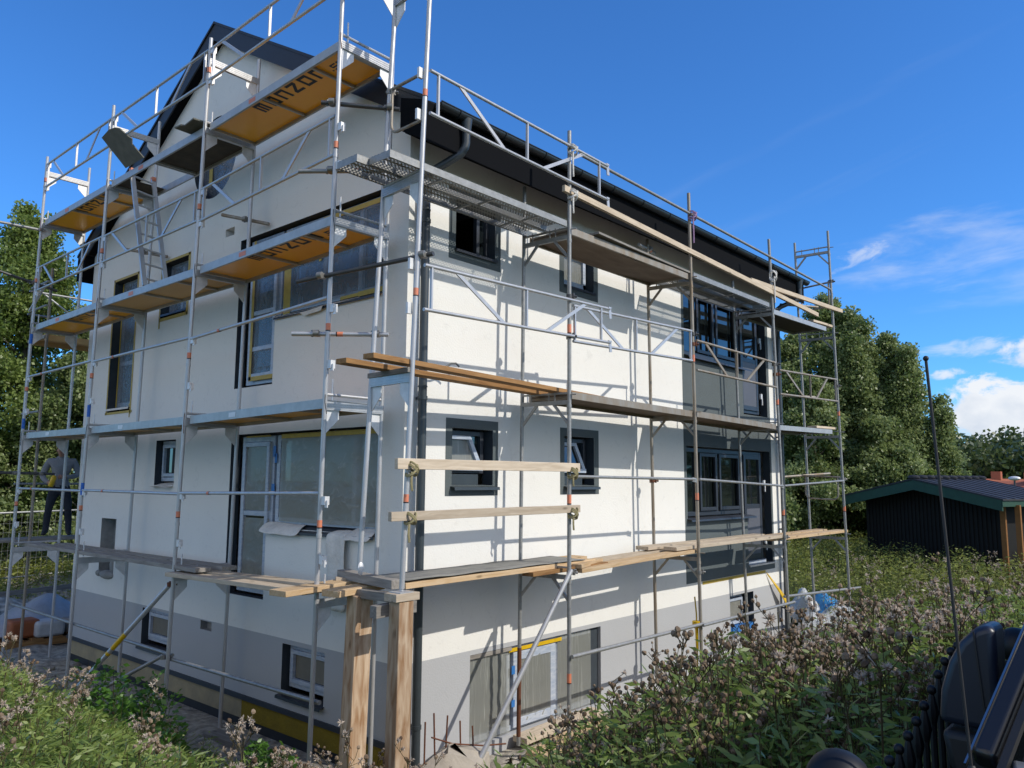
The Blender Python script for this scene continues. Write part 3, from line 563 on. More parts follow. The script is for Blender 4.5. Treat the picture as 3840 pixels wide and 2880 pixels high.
w = MB(); w.add([(-0.045, 2.7, 2.12), (-0.05, 2.0, 2.10), (-0.06, 1.5, 2.12), (-0.04, 0.9, 2.11), (0.05, 0.9, 2.165), (0.05, 1.5, 2.17), (0.05, 2.0, 2.165), (0.05, 2.7, 2.165), (-0.055, 1.9, 2.05), (-0.05, 1.55, 2.07)], [(0, 1, 6, 7), (1, 2, 5, 6), (2, 3, 4, 5), (1, 8, 9, 2)]); w.build('sill_paper', M['cloth'], o)
o = gable_L(L_LO, 0.61, -0.60, -1.51, 'lower L-shaped window and door behind clear film', True)
sheet(o, G, 2.70, 3.36, -1.30, -0.50, 0.075, 'film', seed=7); sheet(o, G, 2.70, 3.36, -0.40, 0.50, 0.075, 'film', seed=8)
sheet(o, G, 0.47, 2.46, -0.52, 0.55, 0.06, 'film', 18, 12, 0.012, seed=9)
tape(o, G, [(0.46, 2.45, 0.53, 0.585), (2.7, 3.3, 0.565, 0.585)], 0.05); tape(o, G, [(2.60, 2.66, 0.30, 0.44), (2.57, 2.62, 0.22, 0.34), (2.60, 2.67, -0.2, -0.05)], 0.07, m='bluetape', name='blue_tape')
w = MB(); w.add([G(u, z, d_) for u, z, d_ in ((0.42, -0.62, -0.05), (2.72, -0.64, -0.05), (2.66, -0.56, 0.12), (0.44, -0.56, 0.12), (0.42, -0.65, -0.05), (2.72, -0.67, -0.05))], [(0, 1, 2, 3), (0, 1, 5, 4)]); w.build('window_sill', M['anth'], o)
def cloth_piece(name, label, pts, faces, m='cloth', sub=2):
    w = MB().add(pts, faces); ob = w.build(name, M[m], None, smooth=180, fix=False)
    sb = ob.modifiers.new('subsurf', 'SUBSURF'); sb.levels = sb.render_levels = sub
    sd = ob.modifiers.new('thick', 'SOLIDIFY'); sd.thickness = 0.004
    return tag(ob, label, 'cloth')
pts = []; rr = random.Random(5)
cols = [(0.05, -0.575), (-0.03, -0.60), (-0.075, -0.64), (-0.07, -0.85), (-0.055, -1.05), (-0.06, -1.30), (-0.05, -1.48)]
us = np.linspace(0.90, 1.22, 6)
for j, (xx, zz) in enumerate(cols):
    for i, u in enumerate(us): pts.append((xx+rr.uniform(-0.018, 0.018)*(j > 1), u+0.03*math.sin(j*1.1)*(i > 2)+(0.01*j if i > 3 else 0), zz+rr.uniform(-0.01, 0.01)))
cloth_piece('fleece_strip', 'off white fleece strip hanging from the lower gable sill', pts, [(j*6+i, j*6+i+1, (j+1)*6+i+1, (j+1)*6+i) for j in range(6) for i in range(5)])
def flatcloth(label, y0, y1, seed):
    r = random.Random(seed); pts = []; nu_, nv_ = 7, 4
    for j in range(nv_):
        for i in range(nu_): pts.append((0.09-0.062*j+r.uniform(-0.012, 0.012), y0+(y1-y0)*i/(nu_-1)+r.uniform(-0.03, 0.03), -0.548-0.03*j+r.uniform(0, 0.02)-(0.04 if j == 3 else 0)))
    cloth_piece('fleece_sheet', label, pts, [(j*nu_+i, j*nu_+i+1, (j+1)*nu_+i+1, (j+1)*nu_+i) for j in range(nv_-1) for i in range(nu_-1)])
flatcloth('crumpled fleece sheet on the left end of the gable sill', 1.85, 2.72, 3)
flatcloth('crumpled fleece sheet on the right end of the gable sill', 0.46, 0.9, 4)
# sunny facade: dark painted bay with the balcony windows
w = MB()
t = -0.004; PX0, PX1, PZ0, PZ1 = 6.02, 9.43, -1.63, 3.50
w.holed(rect(PX0, PX1, PZ0, PZ1), [P_UP, P_LO], lambda u, z: S(u, z, t))
q = rect(PX0, PX1, PZ0, PZ1)
for a, b in ((0, 1), (1, 2), (2, 3), (3, 0)): w.quad(S(*q[a], t), S(*q[b], t), S(*q[b], 0), S(*q[a], 0))
bay = w.build('dark_facade_bay', M['dark'], house)
def facade_L(poly, zt, zb, zd, label):
    o = opening('balcony_window', S, poly, 0.14, label=label); d = 0.14
    frame(o, S, 6.12, 8.22, zb+0.04, zt-0.02, d, 'anth', 0.07, mull=(6.60, 7.31))
    for u0, u1 in ((6.65, 7.27), (7.36, 8.15)):           # opening sashes
        w = MB()
        for a in ((u0, u0+0.06), (u1-0.06, u1)): fbox(w, S, a[0], a[1], zb+0.12, zt-0.10, 0.05, 0.08)
        for a in ((zb+0.12, zb+0.18), (zt-0.16, zt-0.10)): fbox(w, S, u0+0.06, u1-0.06, a[0], a[1], 0.05, 0.08)
        w.build('sash', M['anth'], o, bevel=0.004)
    frame(o, S, 8.25, 9.12, zd+0.04, zt-0.02, d, 'anth', 0.085, name='door_frame')
    frame(o, S, 8.32, 9.05, zd+0.10, zt-0.08, 0.095, 'anth', 0.085, rails=(zd+1.06,), name='door_leaf', dep=0.045)
    MB().box(8.40, 0.055, zd+0.18, 8.97, 0.075, zd+1.02).build('door_panel', M['doorpanel'], o, bevel=0.006)
    for z in (zd+0.35, zd+1.45): MB().box(9.10, 0.02, z, 9.17, 0.055, z+0.10).box(9.13, 0.01, z-0.12, 9.155, 0.03, z+0.002).build('door_hinge', M['plate'], o)
    sill(o, S, 6.08, 8.50, zb-0.01, 0.08, -0.09, 'anth', 0.03)
    return o
o = facade_L(P_UP, 3.34, 2.12, 1.27, 'upper balcony window and door with dark frames'); w = MB(); w.beam((7.05, 0.13, 3.0), (6.95, 0.128, 2.2), 0.05, 0.004, (0, 1, 0)); w.build('protective_strip', M['wood_p'], o)
o = facade_L(P_LO, 0.60, -0.60, -1.50, 'lower balcony window and door with dark frames')
w = MB(); fbox(w, S, 8.36, 9.1, -1.50, -1.43, 0.02, 0.05); w.build('door_bottom_rail', M['upvc'], o); w = MB(); fbox(w, S, 8.32, 9.36, -1.53, -1.502, -0.03, 0.12); w.build('door_threshold', M['cloth'], o)
tape(bay, S, [(6.55, 9.0, -1.685, -1.635)], -0.002)
for key, poly, sr, label in (('u1', SW['u1'], (0.62, 1.52, 2.60, 3.49), 'upper window standing open beside the downpipe'), ('u2', SW['u2'], (2.72, 3.62, 2.58, 3.47), 'upper window with white frame and film'),
                             ('l1', SW['l1'], (0.62, 1.50, -0.17, 0.72), 'lower window tilted open beside the downpipe'), ('l2', SW['l2'], (2.73, 3.61, -0.17, 0.72), 'lower window tilted open, further from the corner')):
    o = opening('window', S, poly, 0.17, surround=sr, label=label); u0, u1, z0, z1 = poly[0][0], poly[1][0], poly[0][1], poly[2][1]
    if key == 'u1':
        w = MB(); fbox(w, S, u0, u0+0.05, z0, z1, 0.11, 0.17); fbox(w, S, u1-0.22, u1-0.17, z0, z1, 0.11, 0.17); fbox(w, S, u1-0.05, u1, z0, z1, 0.11, 0.17); fbox(w, S, u0, u1, z0, z0+0.05, 0.112, 0.17); fbox(w, S, u0, u1, z1-0.05, z1, 0.112, 0.17); w.build('frame', M['anth'], o)
        MB().quad(S(u1-0.17, z0+0.05, 0.15), S(u1-0.05, z0+0.05, 0.15), S(u1-0.05, z1-0.05, 0.15), S(u1-0.17, z1-0.05, 0.15)).build('pane', M['glass'], o)
        w = MB(); w.beam((u1-0.19, 0.17, z0+0.03), (u1-0.19, 0.75, z0+0.03), 0.05, 0.06); w.beam((u1-0.19, 0.17, z1-0.05), (u1-0.19, 0.75, z1-0.05), 0.05, 0.06); w.beam((u1-0.19, 0.74, z0), (u1-0.19, 0.74, z1), 0.05, 0.06); w.build('open_sash', M['anth'], o)
        sill(o, S, u0-0.01, u1+0.02, z0+0.01, 0.11, -0.03, 'anth')
    else:
        frame(o, S, u0, u1-0.05, z0+(0.14 if key[0] == 'l' else 0.02), z1-0.02, 0.17, 'upvc' if key == 'u2' else 'anth', 0.055)
        if key[0] == 'l':
            w = MB(); zt, zb2 = z1-0.10, z0+0.20; f0 = 0.12; f1 = 0.08
            for a, b in (((u0+0.03, zb2), (u0+0.03, zt)), ((u1-0.14, zb2), (u1-0.30, zt))): w.beam((a[0], f1, a[1]), (b[0], f0, b[1]), 0.055, 0.045, (0, 1, 0))
            w.beam((u0, f1, zb2), (u1-0.11, f1, zb2), 0.055, 0.05, (0, 1, 0)); w.beam((u0, f0, zt), (u1-0.28, f0, zt), 0.045, 0.05, (0, 1, 0)); w.build('tilted_sash', M['upvc'], o)
            MB().quad((u0+0.05, 0.095, zb2), (u1-0.14, 0.095, zb2), (u1-0.30, 0.135, zt), (u0+0.05, 0.135, zt)).build('sash_pane', M['film_w'] if key == 'l1' else M['glass'], o)
            w = MB(); fbox(w, S, u0, u1-0.16, z0+0.0, z0+0.13, 0.09, 0.13); w.build('sub_sill_board', M['pipe'], o)
            sill(o, S, u0-0.02, u1+0.05, z0-0.02, 0.12, -0.075, 'pipe')
        else:
            sheet(o, S, u0+0.02, u1-0.12, z0+0.05, z1-0.05, 0.10, 'film_w', seed=12); w = MB(); fbox(w, S, u1-0.16, u1-0.10, z0+0.04, z1-0.05, 0.07, 0.11); fbox(w, S, u0, u1-0.10, z0+0.03, z0+0.10, 0.07, 0.11); w.build('sash', M['upvc'], o); sill(o, S, u0, u1+0.03, z0, 0.11, -0.02, 'anth')
o = opening('basement_window', S, BB, 0.12, 'greyband', label='wide basement window covered in splashed film')
frame(o, S, 1.06, 3.60, -2.98, -2.0, 0.12, 'upvc', 0.06, mull=(1.78, 2.72)); frame(o, S, 1.84, 2.66, -2.95, -2.07, 0.085, 'upvc', 0.10, name='sash')
sheet(o, S, 1.06, 1.78, -2.98, -2.0, 0.03, 'film_w', 8, 12, 0.01, seed=14); sheet(o, S, 1.95, 2.56, -2.95, -2.1, 0.03, 'film_w', 8, 12, 0.008, seed=15); sheet(o, S, 2.72, 3.45, -2.98, -2.0, 0.04, 'film_w', 8, 12, 0.01, seed=16)
tape(o, S, [(1.75, 2.78, -2.055, -2.01)], 0.02, m='yellow'); tape(o, S, [(1.80, 1.86, -2.32, -2.22), (1.80, 1.86, -2.70, -2.62)], 0.02, m='bluetape', name='blue_tape'); w = MB(); fbox(w, S, 3.46, 3.63, -3.0, -1.98, 0.05, 0.12); w.build('dark_side_board', M['reveal'], o); w = MB(); fbox(w, S, 1.06, 1.78, -2.03, -1.985, 0.0, 0.05); w.build('head_board', M['wood_g'], o)
o = opening('basement_window', S, BRS, 0.2, 'reveal', label='narrow basement window with blue sheet below it')
frame(o, S, 7.52, 8.27, -2.52, -1.99, 0.2, 'upvc', 0.05); frame(o, S, 7.54, 8.22, -2.50, -2.05, 0.16, 'upvc', 0.05, name='sash'); MB().quad(*[S(u, z, 0.12) for u, z in rect(7.6, 8.2, -2.4, -2.1)]).build('masking_film', M['film'], o); w = MB(); fbox(w, S, 7.52, 8.46, -2.62, -2.52, 0.02, 0.15); w.build('blue_sheet', M['bluetape'], o)
# ------------------------------------------------------------------ gable scaffold (aluminium)
TUBE = 0.0245
gs = thing('scaffold', 'silver aluminium scaffold with orange decks along the shaded gable', 'scaffold', (-0.56, 4.6, -3.15))
FX, RX = -0.92, -0.20
GF_ = [((8.89, 5.78), (9.165, -3.15), (8.89, 5.79), (9.11, -3.15)), ((6.04, 5.84), (6.32, -3.15), (6.02, 5.82), (6.26, -3.15)),
       ((2.98, 5.79), (3.24, -3.05), (3.00, 5.80), (3.20, -3.19)), ((0.085, 5.86), (0.225, -3.1), (0.10, 5.86), (0.19, -3.12))]
def at_z(l, z): (y0, z0), (y1, z1) = l; return y0+(y1-y0)*(z-z0)/(z1-z0)
GFRONT = [(f[0], f[1]) for f in GF_]; GREAR = [(f[2], f[3]) for f in GF_]
LV = {3: (4.60, 4.60, 4.61, 4.70), 2: (2.70, 2.72, 2.71, 2.76), 1: (0.79, 0.78, 0.79, 0.83), 0: (-1.14, -1.13, -1.12, -1.13)}
def sticker(parent, p, d=(0, 0, 1), r=TUBE, h=0.07):
    p = Vector(p); d = Vector(d).normalized()
    s_ = MB().tube(p-d*h/2, p+d*h/2, r+0.0012, 12).build('sticker', M['orange'], parent)
    MB().tube(p-d*(h/2+0.012), p-d*(h/2), r+0.0014, 12).build('sticker_band', M['black'], parent)
def coupler(parent, p, ax=(0, 0, 1), m='coupler', side=(0, 0, 0)):
    """swivel clamp: two collars, a hinge block and a bolt"""
    p = Vector(p); ax = Vector(ax).normalized(); sd = Vector(side)
    w = MB(); w.tube(p-ax*0.025, p+ax*0.025, 0.036, 12)
    o = ax.orthogonal().normalized() if sd.length < 1e-6 else sd.normalized()
    q = p+o*0.05; ot = ax.cross(o).normalized()
    w.tube(q-ot*0.028, q+ot*0.028, 0.034, 10); w.tube(p-ot*0.075, p-ot*0.03, 0.011, 6); w.tube(p-ot*0.09+ax*0.0, p-ot*0.07, 0.017, 6)
    w.beam(p-ot*0.05-ax*0.03, p-ot*0.05+ax*0.04, 0.02, 0.02)
    return w.build('clamp', M[m], parent)
for i, (fl, rl) in enumerate(zip(GFRONT, GREAR)):
    def FP(z): return (FX, at_z(fl, z), z)
    def RP(z): return (RX, at_z(rl, z), z)
    w = MB()
    ztop, zbot = fl[0][1], fl[1][1]
    w.tube(FP(zbot), FP(ztop), TUBE, 12); w.tube(RP(rl[1][1]), RP(rl[0][1]), TUBE, 12)
    lv = [(LV[k][i], k) for k in LV]+[(5.55 if i < 3 else 5.62, 9)]
    for zl, k in lv:                       # transom: round bar above a ribbed beam
        a, b = Vector(FP(zl+0.02)), Vector(RP(zl+0.02))
        w.beam(a-Vector((0, 0, 0.10)), b-Vector((0, 0, 0.10)), 0.045, 0.085)
        if k != 9: w.tube(a+Vector((0, 0, 0.015)), b+Vector((0, 0, 0.015)), 0.016, 8)
        for dz in (-0.075, -0.10, -0.125): w.beam(a+Vector((0, 0, dz)), b+Vector((0, 0, dz)), 0.051, 0.007)
    for z0 in (5.35, 3.50, 1.56, -0.43): w.tube(FP(z0-0.14), FP(z0-0.10), TUBE+0.004, 12)
    fr = w.build('frame', M['alu'], gs)
    for zl, k in lv:                       # gusset plates under the transom, and a pin above it
        for P, sg in ((FP, 1), (RP, -1)):
            p = Vector(P(zl-0.12)); g_ = MB()
            g_.prism([(p.x+sg*0.02, p.y-0.004, p.z), (p.x+sg*0.175, p.y-0.004, p.z), (p.x+sg*0.175, p.y-0.004, p.z-0.09), (p.x+sg*0.02, p.y-0.004, p.z-0.24)], (0, 0.008, 0))
            g_.build('gusset_plate', M['plate'], fr)
        if k != 9: MB().tube((FX+0.09, at_z(fl, zl), zl-0.02), (FX+0.09, at_z(fl, zl), zl+0.2), 0.009, 6).build('locking_pin', M['plate'], fr)
    for z0 in (5.35, 3.50, 1.56, -0.43): sticker(fr, FP(z0))
    for z0 in (5.22, 5.64, 3.72, 3.30, 1.78, 1.20, -0.17, -0.75):      # wedge hooks that hold the rails
        y = at_z(fl, z0); MB().box(FX-0.01, y-0.085, z0-0.075, FX+0.045, y-0.025, z0+0.01).box(FX+0.0, y-0.11, z0-0.10, FX+0.012, y-0.07, z0-0.03).build('wedge_hook', M['plate'], fr)
    if i in (0, 1):
        for z0 in ((0.95, 2.45) if i == 0 else (1.02, -0.15)): MB().tube(FP(z0-0.09), FP(z0+0.09), TUBE+0.001, 12).build('blue_paint_mark', M['bluepaint'], fr)
# decks of the gable scaffold
def stroke_letters(ch, u, v, s, t):
    """square lettering: strokes of one glyph as (u0,v0,u1,v1) boxes or slanted quads"""
    W, H = 0.86*s, s
    q = []
    def bx(a, b, c, d): q.append([(u+a*W, v+b*H), (u+c*W, v+b*H), (u+c*W, v+d*H), (u+a*W, v+d*H)])
    k, kv = t/W, t/H
    if ch == 'm': bx(0, 1-kv, 1, 1); bx(0, 0, k, 1-kv); bx(0.5-k/2, 0, 0.5+k/2, 1-kv); bx(1-k, 0, 1, 1-kv)
    elif ch == 'n': bx(0, 1-kv, 1, 1); bx(0, 0, k, 1-kv); bx(1-k, 0, 1, 1-kv)
    elif ch == 'o': bx(0, 1-kv, 1, 1); bx(0, 0, 1, kv); bx(0, kv, k, 1-kv); bx(1-k, kv, 1, 1-kv)
    elif ch == 'z':
        bx(0, 1-kv, 1, 1); bx(0, 0, 1, kv); q.append([(u, v+kv*H), (u+1.35*k*W, v+kv*H), (u+W, v+(1-kv)*H), (u+W-1.35*k*W, v+(1-kv)*H)])
    elif ch == '.': q.append([(u, v), (u+t, v), (u+t, v+t), (u, v+t)])
    elif ch == 's': bx(0, 1-kv, 1, 1); bx(0, 0.5-kv/2, 1, 0.5+kv/2); bx(0, 0, 1, kv); bx(0, 0.5+kv/2, k, 1-kv); bx(1-k, kv, 1, 0.5-kv/2)
    elif ch == 'e': bx(0, 1-kv, 1, 1); bx(0, 0.5-kv/2, 1, 0.5+kv/2); bx(0, 0, 1, kv); bx(0, kv, k, 0.5-kv/2); bx(0, 0.5+kv/2, k, 1-kv); bx(1-k, 0.5+kv/2, 1, 1-kv)
    return q
def gable_deck(i, lvl, under, text=None, hatch=False, thick=0.10):
    ya, yb = at_z(GFRONT[i], LV[lvl][i]), at_z(GFRONT[i+1], LV[lvl][i+1]); za, zb = LV[lvl][i], LV[lvl][i+1]
    y0, y1 = ya-0.07, yb+0.07; xf, xr = FX+0.045, RX-0.045
    zz = lambda y: za+(zb-za)*(ya-y)/(ya-yb)
    w = MB()
    for x in (xf, xr): w.beam((x, y0, zz(y0)-thick/2), (x, y1, zz(y1)-thick/2), 0.028, thick)
    for y in (y0-0.02, y1+0.02): w.beam((xf, y, zz(y)-thick/2), (xr, y, zz(y)-thick/2), 0.035, thick*0.8)
    bars = [y0+(y1-y0)*t for t in ((0.5,) if hatch else (0.435, 0.80))]
    for y in bars: w.beam((xf+0.014, y, zz(y)-0.075), (xr-0.014, y, zz(y)-0.075), 0.03, 0.03)
    if hatch:
        w.beam((xf+0.014, 4.60, zz(4.6)-0.075), (xr-0.014, 4.60, zz(4.6)-0.075), 0.03, 0.03)
    d = w.build('deck', M['alu_b'], gs)
    if lvl < 3 or True:
        ys = [(y0-0.03, y1+0.03)] if not hatch else [(y0-0.03, 5.60), (4.60, y1+0.03)]
        for a, b in ys:
            pm = MB(); pm.prism([(xf+0.012, a, zz(a)-0.058), (xr-0.012, a, zz(a)-0.058), (xr-0.012, b, zz(b)-0.058), (xf+0.012, b, zz(b)-0.058)], (0, 0, 0.02)); pm.build('deck_panel', M[under], d)
    for y in (y0-0.03, y1+0.03): MB().box((xf+xr)/2-0.06, y-0.022, zz(y)-0.055, (xf+xr)/2+0.06, y+0.022, zz(y)-0.012).build('handle_slot', M['black'], d)
    MB().beam((xf-0.0155, y0-0.95, zz(y0-0.95)-0.05), (xf-0.0155, y0-1.10, zz(y0-1.10)-0.05), 0.002, 0.055).build('label_plate', M['orange' if lvl != 1 else 'plate'], d)
    if text:
        tu, scale = text; w = MB(); u = 0.0; H = 0.195; t = 0.042
        tx = []
        for ch in 'monzon': tx += stroke_letters(ch, u, 0, H, t); u += 0.235*scale
        u += 0.01; big = len(tx)
        for ch in '.se':
            tx += stroke_letters(ch, u, 0, 0.11, 0.022); u += 0.05 if ch == '.' else 0.115
        for ti, pl in enumerate(tx):
            if ti == big: w.build('lettering', M['black'], d, fix=False); w = MB()
            pts = [(-0.615-v, tu-uu) for uu, v in pl]
            w.add([(x, y, zz(y)-0.0595) for x, y in pts], [(0, 1, 2, 3)])
        w.build('lettering', M['black'], d, fix=False)
    return d
gable_deck(0, 3, 'ply_o', (7.78, 1.0)); dh = gable_deck(1, 3, 'ply_d', hatch=True); gable_deck(2, 3, 'ply_o', (2.06, 1.0))
gable_deck(0, 2, 'ply_o', (7.86, 1.0)); gable_deck(1, 2, 'ply_t'); gable_deck(2, 2, 'ply_o', (2.05, 1.0))
gable_deck(0, 1, 'ply_t'); gable_deck(1, 1, 'ply_t'); gable_deck(2, 1, 'ply_o')
lid = MB(); rr = random.Random(2)
jag = [(0.0, 0.0), (0.03, 0.05), (0.02, 0.11), (0.06, 0.18), (0.04, 0.27)]
lid.prism([(-0.95, 4.76, 4.62), (-0.95, 5.36, 4.62), (-1.28, 5.47, 5.02), (-1.29, 5.20, 5.06), (-1.28, 5.02, 5.04), (-1.26, 4.90, 5.00), (-1.16, 4.84, 4.90), (-1.12, 4.79, 4.86), (-1.10, 4.83, 4.80)], (0.012, 0, 0.012))
lid.build('hatch_lid', M['ply_g'], dh, origin=None)
# ladder hanging in the hatch
lad = thing('ladder', 'aluminium ladder climbing through the open hatch of the top deck', 'ladder', (-0.6, 4.9, 2.74))
a0, a1 = Vector((-0.80, 5.50, 4.66)), Vector((-0.80, 4.80, 2.76)); b0, b1 = Vector((-0.42, 5.62, 4.66)), Vector((-0.42, 4.92, 2.76))
for p, q in ((a0, a1), (b0, b1)): MB().beam(p, q, 0.03, 0.065, (1, 0, 0)).build('side_rail', M['alu'], lad)
for k in range(8):
    t = 0.04+k*0.128; MB().tube(a0.lerp(a1, t), b0.lerp(b1, t), 0.016, 8).build('rung', M['alu'], lad)
for p in (a0, b0): MB().box(p.x-0.03, p.y-0.035, p.z-0.02, p.x+0.03, p.y+0.035, p.z+0.04).build('end_cap', M['orange'], lad)
def slab(name, label, cat, pts, th, m, group=None, bevel=0):
    w = MB(); w.prism(pts, (0, 0, -th)); return tag(w.build(name, M[m], None, bevel=bevel), label, cat, group)
slab('broken_board', 'broken dark board sticking out over the edge of the top gable deck', 'board', [(-1.09, 3.52, 4.665), (-1.07, 3.38, 4.67), (-1.03, 3.36, 4.67), (-1.05, 3.08, 4.675), (-0.60, 3.05, 4.67), (-0.58, 3.55, 4.665)], 0.02, 'ply_g')
# guardrails
def truss(parent, A, B, lo, hi, verts, diags, mat_, r=0.019, hook=False):
    """two-bar guardrail with uprights and diagonals between plan points A and B; lo/hi give the rail heights at both ends"""
    w = MB(); P = lambda t, z: Vector((A[0]+(B[0]-A[0])*t, A[1]+(B[1]-A[1])*t, z)); L_ = lambda t: lo[0]+(lo[1]-lo[0])*t; H_ = lambda t: hi[0]+(hi[1]-hi[0])*t
    w.tube(P(0, lo[0]), P(1, lo[1]), r, 10); w.tube(P(0, hi[0]), P(1, hi[1]), r, 10)
    for t in verts: w.beam(P(t, L_(t)), P(t, H_(t)), 0.03, 0.02, (B[0]-A[0], B[1]-A[1], 0))
    for t0, t1 in diags: w.beam(P(t0, L_(t0)), P(t1, H_(t1)), 0.04, 0.016, (B[1]-A[1], A[0]-B[0], 0.001))
    if hook:
        for z in (lo[1], hi[1]): w.beam(P(1.0, z+0.02), P(1.005, z-0.12), 0.05, 0.012, (B[1]-A[1], A[0]-B[0], 0.001)); w.beam(P(0.985, z+0.012), P(1.004, z+0.012), 0.045, 0.02)
    return w.build('guardrail', M[mat_], parent)
GX = FX-0.0
for i in range(3):
    y0 = at_z(GFRONT[i], 5.4)-0.03; y1 = at_z(GFRONT[i+1], 5.4)+0.03
    truss(gs, (GX, y0), (GX, y1), (5.21, 5.20) if i < 2 else (5.20, 5.28), (5.63, 5.64) if i < 2 else (5.63, 5.70), (0.03, 0.5, 0.97), ((0.30, 0.10), (0.66, 0.84)), 'alu')
    y0 = at_z(GFRONT[i], 3.5)-0.03; y1 = at_z(GFRONT[i+1], 3.5)+0.03
    truss(gs, (GX, y0), (GX, y1), (3.31, 3.32) if i < 2 else (3.30, 3.40), (3.72, 3.73) if i < 2 else (3.72, 3.83), (0.03, 0.5, 0.97), ((0.30, 0.10), (0.66, 0.84)), 'alu')
    for zl, ze in ((1.77, 1.79 if i < 2 else 1.87), (-0.17, -0.18 if i < 2 else -0.13)):
        y0 = at_z(GFRONT[i], zl)-0.025; y1 = at_z(GFRONT[i+1], ze)+0.025
        rl = MB().tube((GX, y0, zl), (GX, y1, ze), 0.020, 10).build('guardrail_tube', M['alu'], gs)
        sticker(rl, lerp((GX, y0, zl), (GX, y1, ze), 0.24), (0, 1, 0), 0.020, 0.05)
y0 = at_z(GFRONT[0], -2.14); MB().tube((FX+0.05, y0, -2.13), (FX+0.05, 3.2, -2.14), 0.022, 10).build('base_tube', M['galv'], gs); MB().tube((FX+0.05, 3.35, -2.19), (FX+0.05, 0.15, -2.15), 0.022, 10).build('base_tube', M['galv'], gs)
for i in range(4):                          # wire ties left hanging at the joints
    for k in (3, 2, 1):
        z = LV[k][i]; y = at_z(GFRONT[i], z)
        MB().path([(FX-.02, y-.03, z+.03), (FX-.035, y-.05, z-.05), (FX-.03, y-.055+.03*math.sin(i+k), z-.17-.05*((i+k) % 2))], 0.0045, 5).build('wire_tie', M['black' if (i+k) % 3 else 'rust'], gs)
# raking props of the gable scaffold
w = MB(); w.tube((-0.93, 3.25, -1.29), (-1.60, 4.60, -2.85), 0.030, 12); br = w.build('raking_prop', M['alu'], gs)
a, b = Vector((-0.93, 3.25, -1.29)), Vector((-1.60, 4.60, -2.85))
MB().tube(a.lerp(b, 0.40), a.lerp(b, 0.52), 0.0315, 12).build('yellow_marking', M['yellow'], br); MB().tube(a.lerp(b, 0.55), a.lerp(b, 0.57), 0.0315, 12).build('yellow_marking', M['yellow'], br)
coupler(br, a, (0, 0, 1), 'rust')
br = MB().tube((-0.95, 3.28, -2.14), (-1.55, 4.35, -2.80), 0.024, 10).build('raking_prop', M['galv'], gs); coupler(br, (-0.95, 3.28, -2.16), (0, 0, 1))
# tie tubes through the frames towards the wall
def tie(parent, a, b, m='galv', cl=(), r=0.0242, st=None):
    o = MB().tube(a, b, r, 12).build('tie_tube', M[m], parent)
    for t in cl: coupler(o, Vector(a).lerp(Vector(b), t), (0, 0, 1), 'coupler', (Vector(b)-Vector(a)).cross(Vector((0, 0, 1))))
    if st: sticker(o, Vector(a).lerp(Vector(b), st), Vector(b)-Vector(a), r, 0.06)
    return o
tie(gs, (-1.02, 0.27, 3.98), (-0.45, -0.33, 3.92), 'steel_d', (0.14, 0.88)); tie(gs, (-1.10, 0.52, 3.26), (-0.50, -0.28, 3.24), 'galv', (0.36,), st=0.62)
tie(gs, (-1.15, 0.45, 1.49), (-0.48, -0.28, 1.49), 'alu', (0.26, 0.88), st=0.5); tie(gs, (-1.08, 0.50, 2.06), (-0.56, -1.02, 2.19), 'steel_d', (0.2, 0.94))
tie(gs, (-0.30, 3.62, 3.68), (-0.05, 2.82, 3.44), 'galv_d', (0.55,)); tie(gs, (-0.30, 6.80, 3.80), (-0.05, 5.80, 3.54), 'galv_d', (0.5,))
